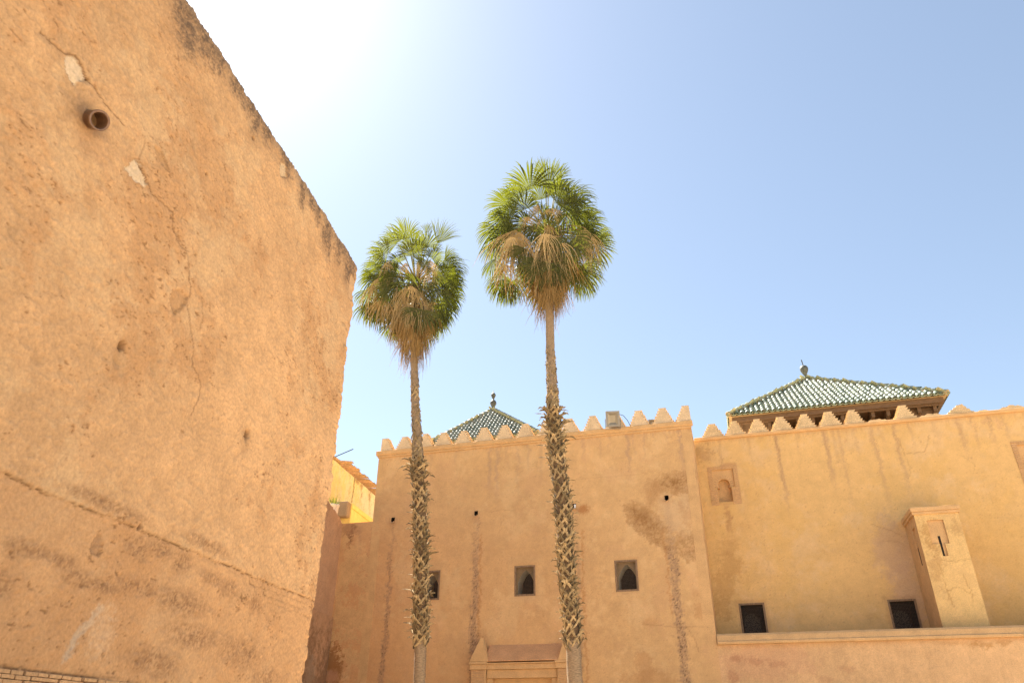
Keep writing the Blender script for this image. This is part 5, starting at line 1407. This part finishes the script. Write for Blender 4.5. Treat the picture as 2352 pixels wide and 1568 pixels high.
CROWN_B = [(-200, 60, -.6, -.9, .3, -.3, 160, 'g', .4), (170, 180, -.4, .7, .7, -.2, 170, 'g', -.4), (-60, 290, .3, -.1, 1, .2, 170, 'g', .4), (90, 330, .4, .4, 1, .3, 190, 'g', -.3), (250, 160, -.2, 1, .2, -.1, 190, 'g', .5), (-330, 140, -.3, -.8, .1, -.2, 180, 'g', .3), (290, -60, -.5, .8, -.6, -.2, 190, 'g', .4), (-280, 300, .4, -.7, .7, .3, 190, 'g', .5), (0, 40, -1.1, .2, .7, -.5, 120, 'g', .2), (-200, -180, -.8, -.6, -.8, -.3, 170, 'h', .2),
           (350, -420, .0, .3, -1, 0, 220, 'h', .5), (-450, -480, -.1, -.1, -1, 0, 230, 'h', .5), (480, -60, .3, .7, -.7, .2, 200, 'h', .5),
           (-160, 380, -.3, -.18, 1, -.2, 235, 'g', .15), (15, 400, -.2, .1, 1, -.1, 240, 'g', -.3), (110, 480, .3, .25, 1, .1, 150, 'e', .5), (-20, 540, .4, -.4, 1, .2, 150, 'e', .5), (-380, 240, .0, -1, .3, 0, 195, 'g', .3), (-220, 190, -.5, -.45, 1, -.2, 195, 'g', -.2), (-50, 140, -.8, .1, 1, -.3, 110, 'g', .3),
           (100, 230, -.4, .75, .6, -.1, 220, 'g', .3), (210, 280, .2, 1, .4, .1, 240, 'h', .8), (260, 60, .2, 1, -.15, .1, 210, 'g', .8), (360, 30, .1, .9, -.35, 0, 210, 'g', .6), (450, -170, .1, .6, -.8, 0, 200, 'g', .5), (-440, 120, .1, -.75, -.6, 0, 210, 'g', .5), (-510, 40, 0, -.45, -.9, 0, 240, 'g', .6),
           (-530, -120, .1, -.2, -1, 0, 220, 'h', .6), (-540, -280, 0, -.1, -1, 0, 200, 'h', .5), (-490, -420, .1, -.05, -1, 0, 240, 'h', .4), (-340, 40, -.7, -1, -.3, -.2, 130, 'g', .2), (-410, -570, .1, 0, -1, 0, 160, 'h', .4), (-60, -290, -1.0, -.3, -1, -.2, 235, 'g', .1), (50, -310, -1.0, .05, -1, -.2, 190, 'g', .2),
           (170, -80, -.8, .25, -1, -.2, 245, 'g', 0), (260, -370, -.4, .4, -1, -.1, 235, 'g', .2), (-110, 30, -.8, -.5, -1, -.2, 200, 'h', .3), (-30, 60, -.9, -.1, -1, -.2, 260, 'h', .2), (330, -500, .1, .2, -1, 0, 190, 'h', .4), (-330, -480, -.2, .0, -1, 0, 240, 'h', .3), (190, 130, -.5, .3, -.9, -.2, 200, 'g', .6), (400, -300, .3, .3, -1, .1, 220, 'h', .6),
           (-90, 230, -.6, -.1, -1, 0, 230, 'd', .6), (30, 190, -.7, .1, -1, 0, 260, 'd', .3), (-190, 120, -.6, -.1, -1, 0, 200, 'd', .4), (90, 120, -.8, .5, .2, -.4, 120, 'g', .4), (-30, -40, -1.1, 0, -1, -.1, 300, 'd', .2), (100, -130, -1.0, .1, -1, 0, 330, 'd', -.3),
           (-340, -60, -.9, 0, -1, 0, 430, 'd', .3), (-270, -20, -.9, 0, -1, 0, 400, 'd', -.4), (350, 0, -.8, .05, -1, 0, 330, 'd', .2), (420, -90, -.5, .1, -1, 0, 280, 'd', .5), (-120, -480, -.6, -.05, -1, 0, 280, 'o', .2), (20, -480, -.7, .05, -1, 0, 290, 'o', -.2), (120, -470, -.5, .05, -1, 0, 280, 'o', .3), (170, -250, -.8, .1, -1, 0, 360, 'o', .1),
           (-310, 0, -.6, -.1, -1, 0, 420, 'd', .1), (-380, -20, -.4, -.1, -1, 0, 420, 'd', .4), (-240, -40, -.6, .05, -1, 0, 400, 'd', -.2), (-300, -160, -.5, 0, -1, 0, 420, 'd', .2), (10, 60, -.7, .1, -1, 0, 330, 'd', .3), (60, -60, -.8, .1, -1, 0, 330, 'd', 0), (320, -20, -.4, .05, -1, 0, 300, 'd', .3), (400, -40, -.2, .1, -1, 0, 300, 'd', .6), (360, -120, -.3, 0, -1, 0, 280, 'o', .2),
           (-420, -330, -.1, 0, -1, 0, 280, 'o', .4), (-80, -420, -.6, -.05, -1, 0, 330, 'o', .1), (80, -420, -.6, .05, -1, 0, 330, 'o', 0), (150, -330, -.5, .1, -1, 0, 330, 'd', .2), (-170, -350, -.5, -.1, -1, 0, 330, 'o', .2)]
palm('shorter fan palm nearer the left wall, crown below its neighbour',
     [(-7.20, 17.5, 0), (-7.27, 17.5, 2.85), (-7.30, 17.5, 3.7), (-7.34, 17.5, 4.47), (-7.42, 17.5, 5.5), (-7.5, 17.5, 6.62), (-7.68, 17.5, 8.23), (-7.86, 17.5, 9.72), (-7.98, 17.5, 10.82), (-8.07, 17.5, 11.83), (-8.20, 17.5, 14.1)],
     [(0, .19), (2.8, .138), (3.6, .145), (5, .15), (8, .14), (8.4, .135), (9.5, .115), (11.8, .100), (14, .09)], (3.75, 8.35), (8.35, 11.0), (-8.19, 17.5, 14.28), 20, 72, 3, 2.02, CROWN_A, .00285)
palm('taller fan palm nearer the middle, crown highest in the picture',
     [(-3.50, 17.5, 0), (-3.57, 17.5, 2.76), (-3.58, 17.5, 3.55), (-3.63, 17.5, 4.3), (-3.69, 17.5, 5.29), (-3.73, 17.5, 6.76), (-3.84, 17.5, 8.01), (-3.92, 17.5, 9.29), (-3.95, 17.5, 10.78), (-3.96, 17.5, 12.43), (-3.95, 17.5, 15.3)],
     [(0, .22), (2.7, .172), (3.5, .165), (5, .165), (8, .17), (9.4, .15), (10.2, .13), (12.4, .112), (15, .10)], (3.62, 9.5), (9.5, 11.2), (-3.95, 17.5, 15.32), 20, 74, 7, 2.35, CROWN_B, .00308)
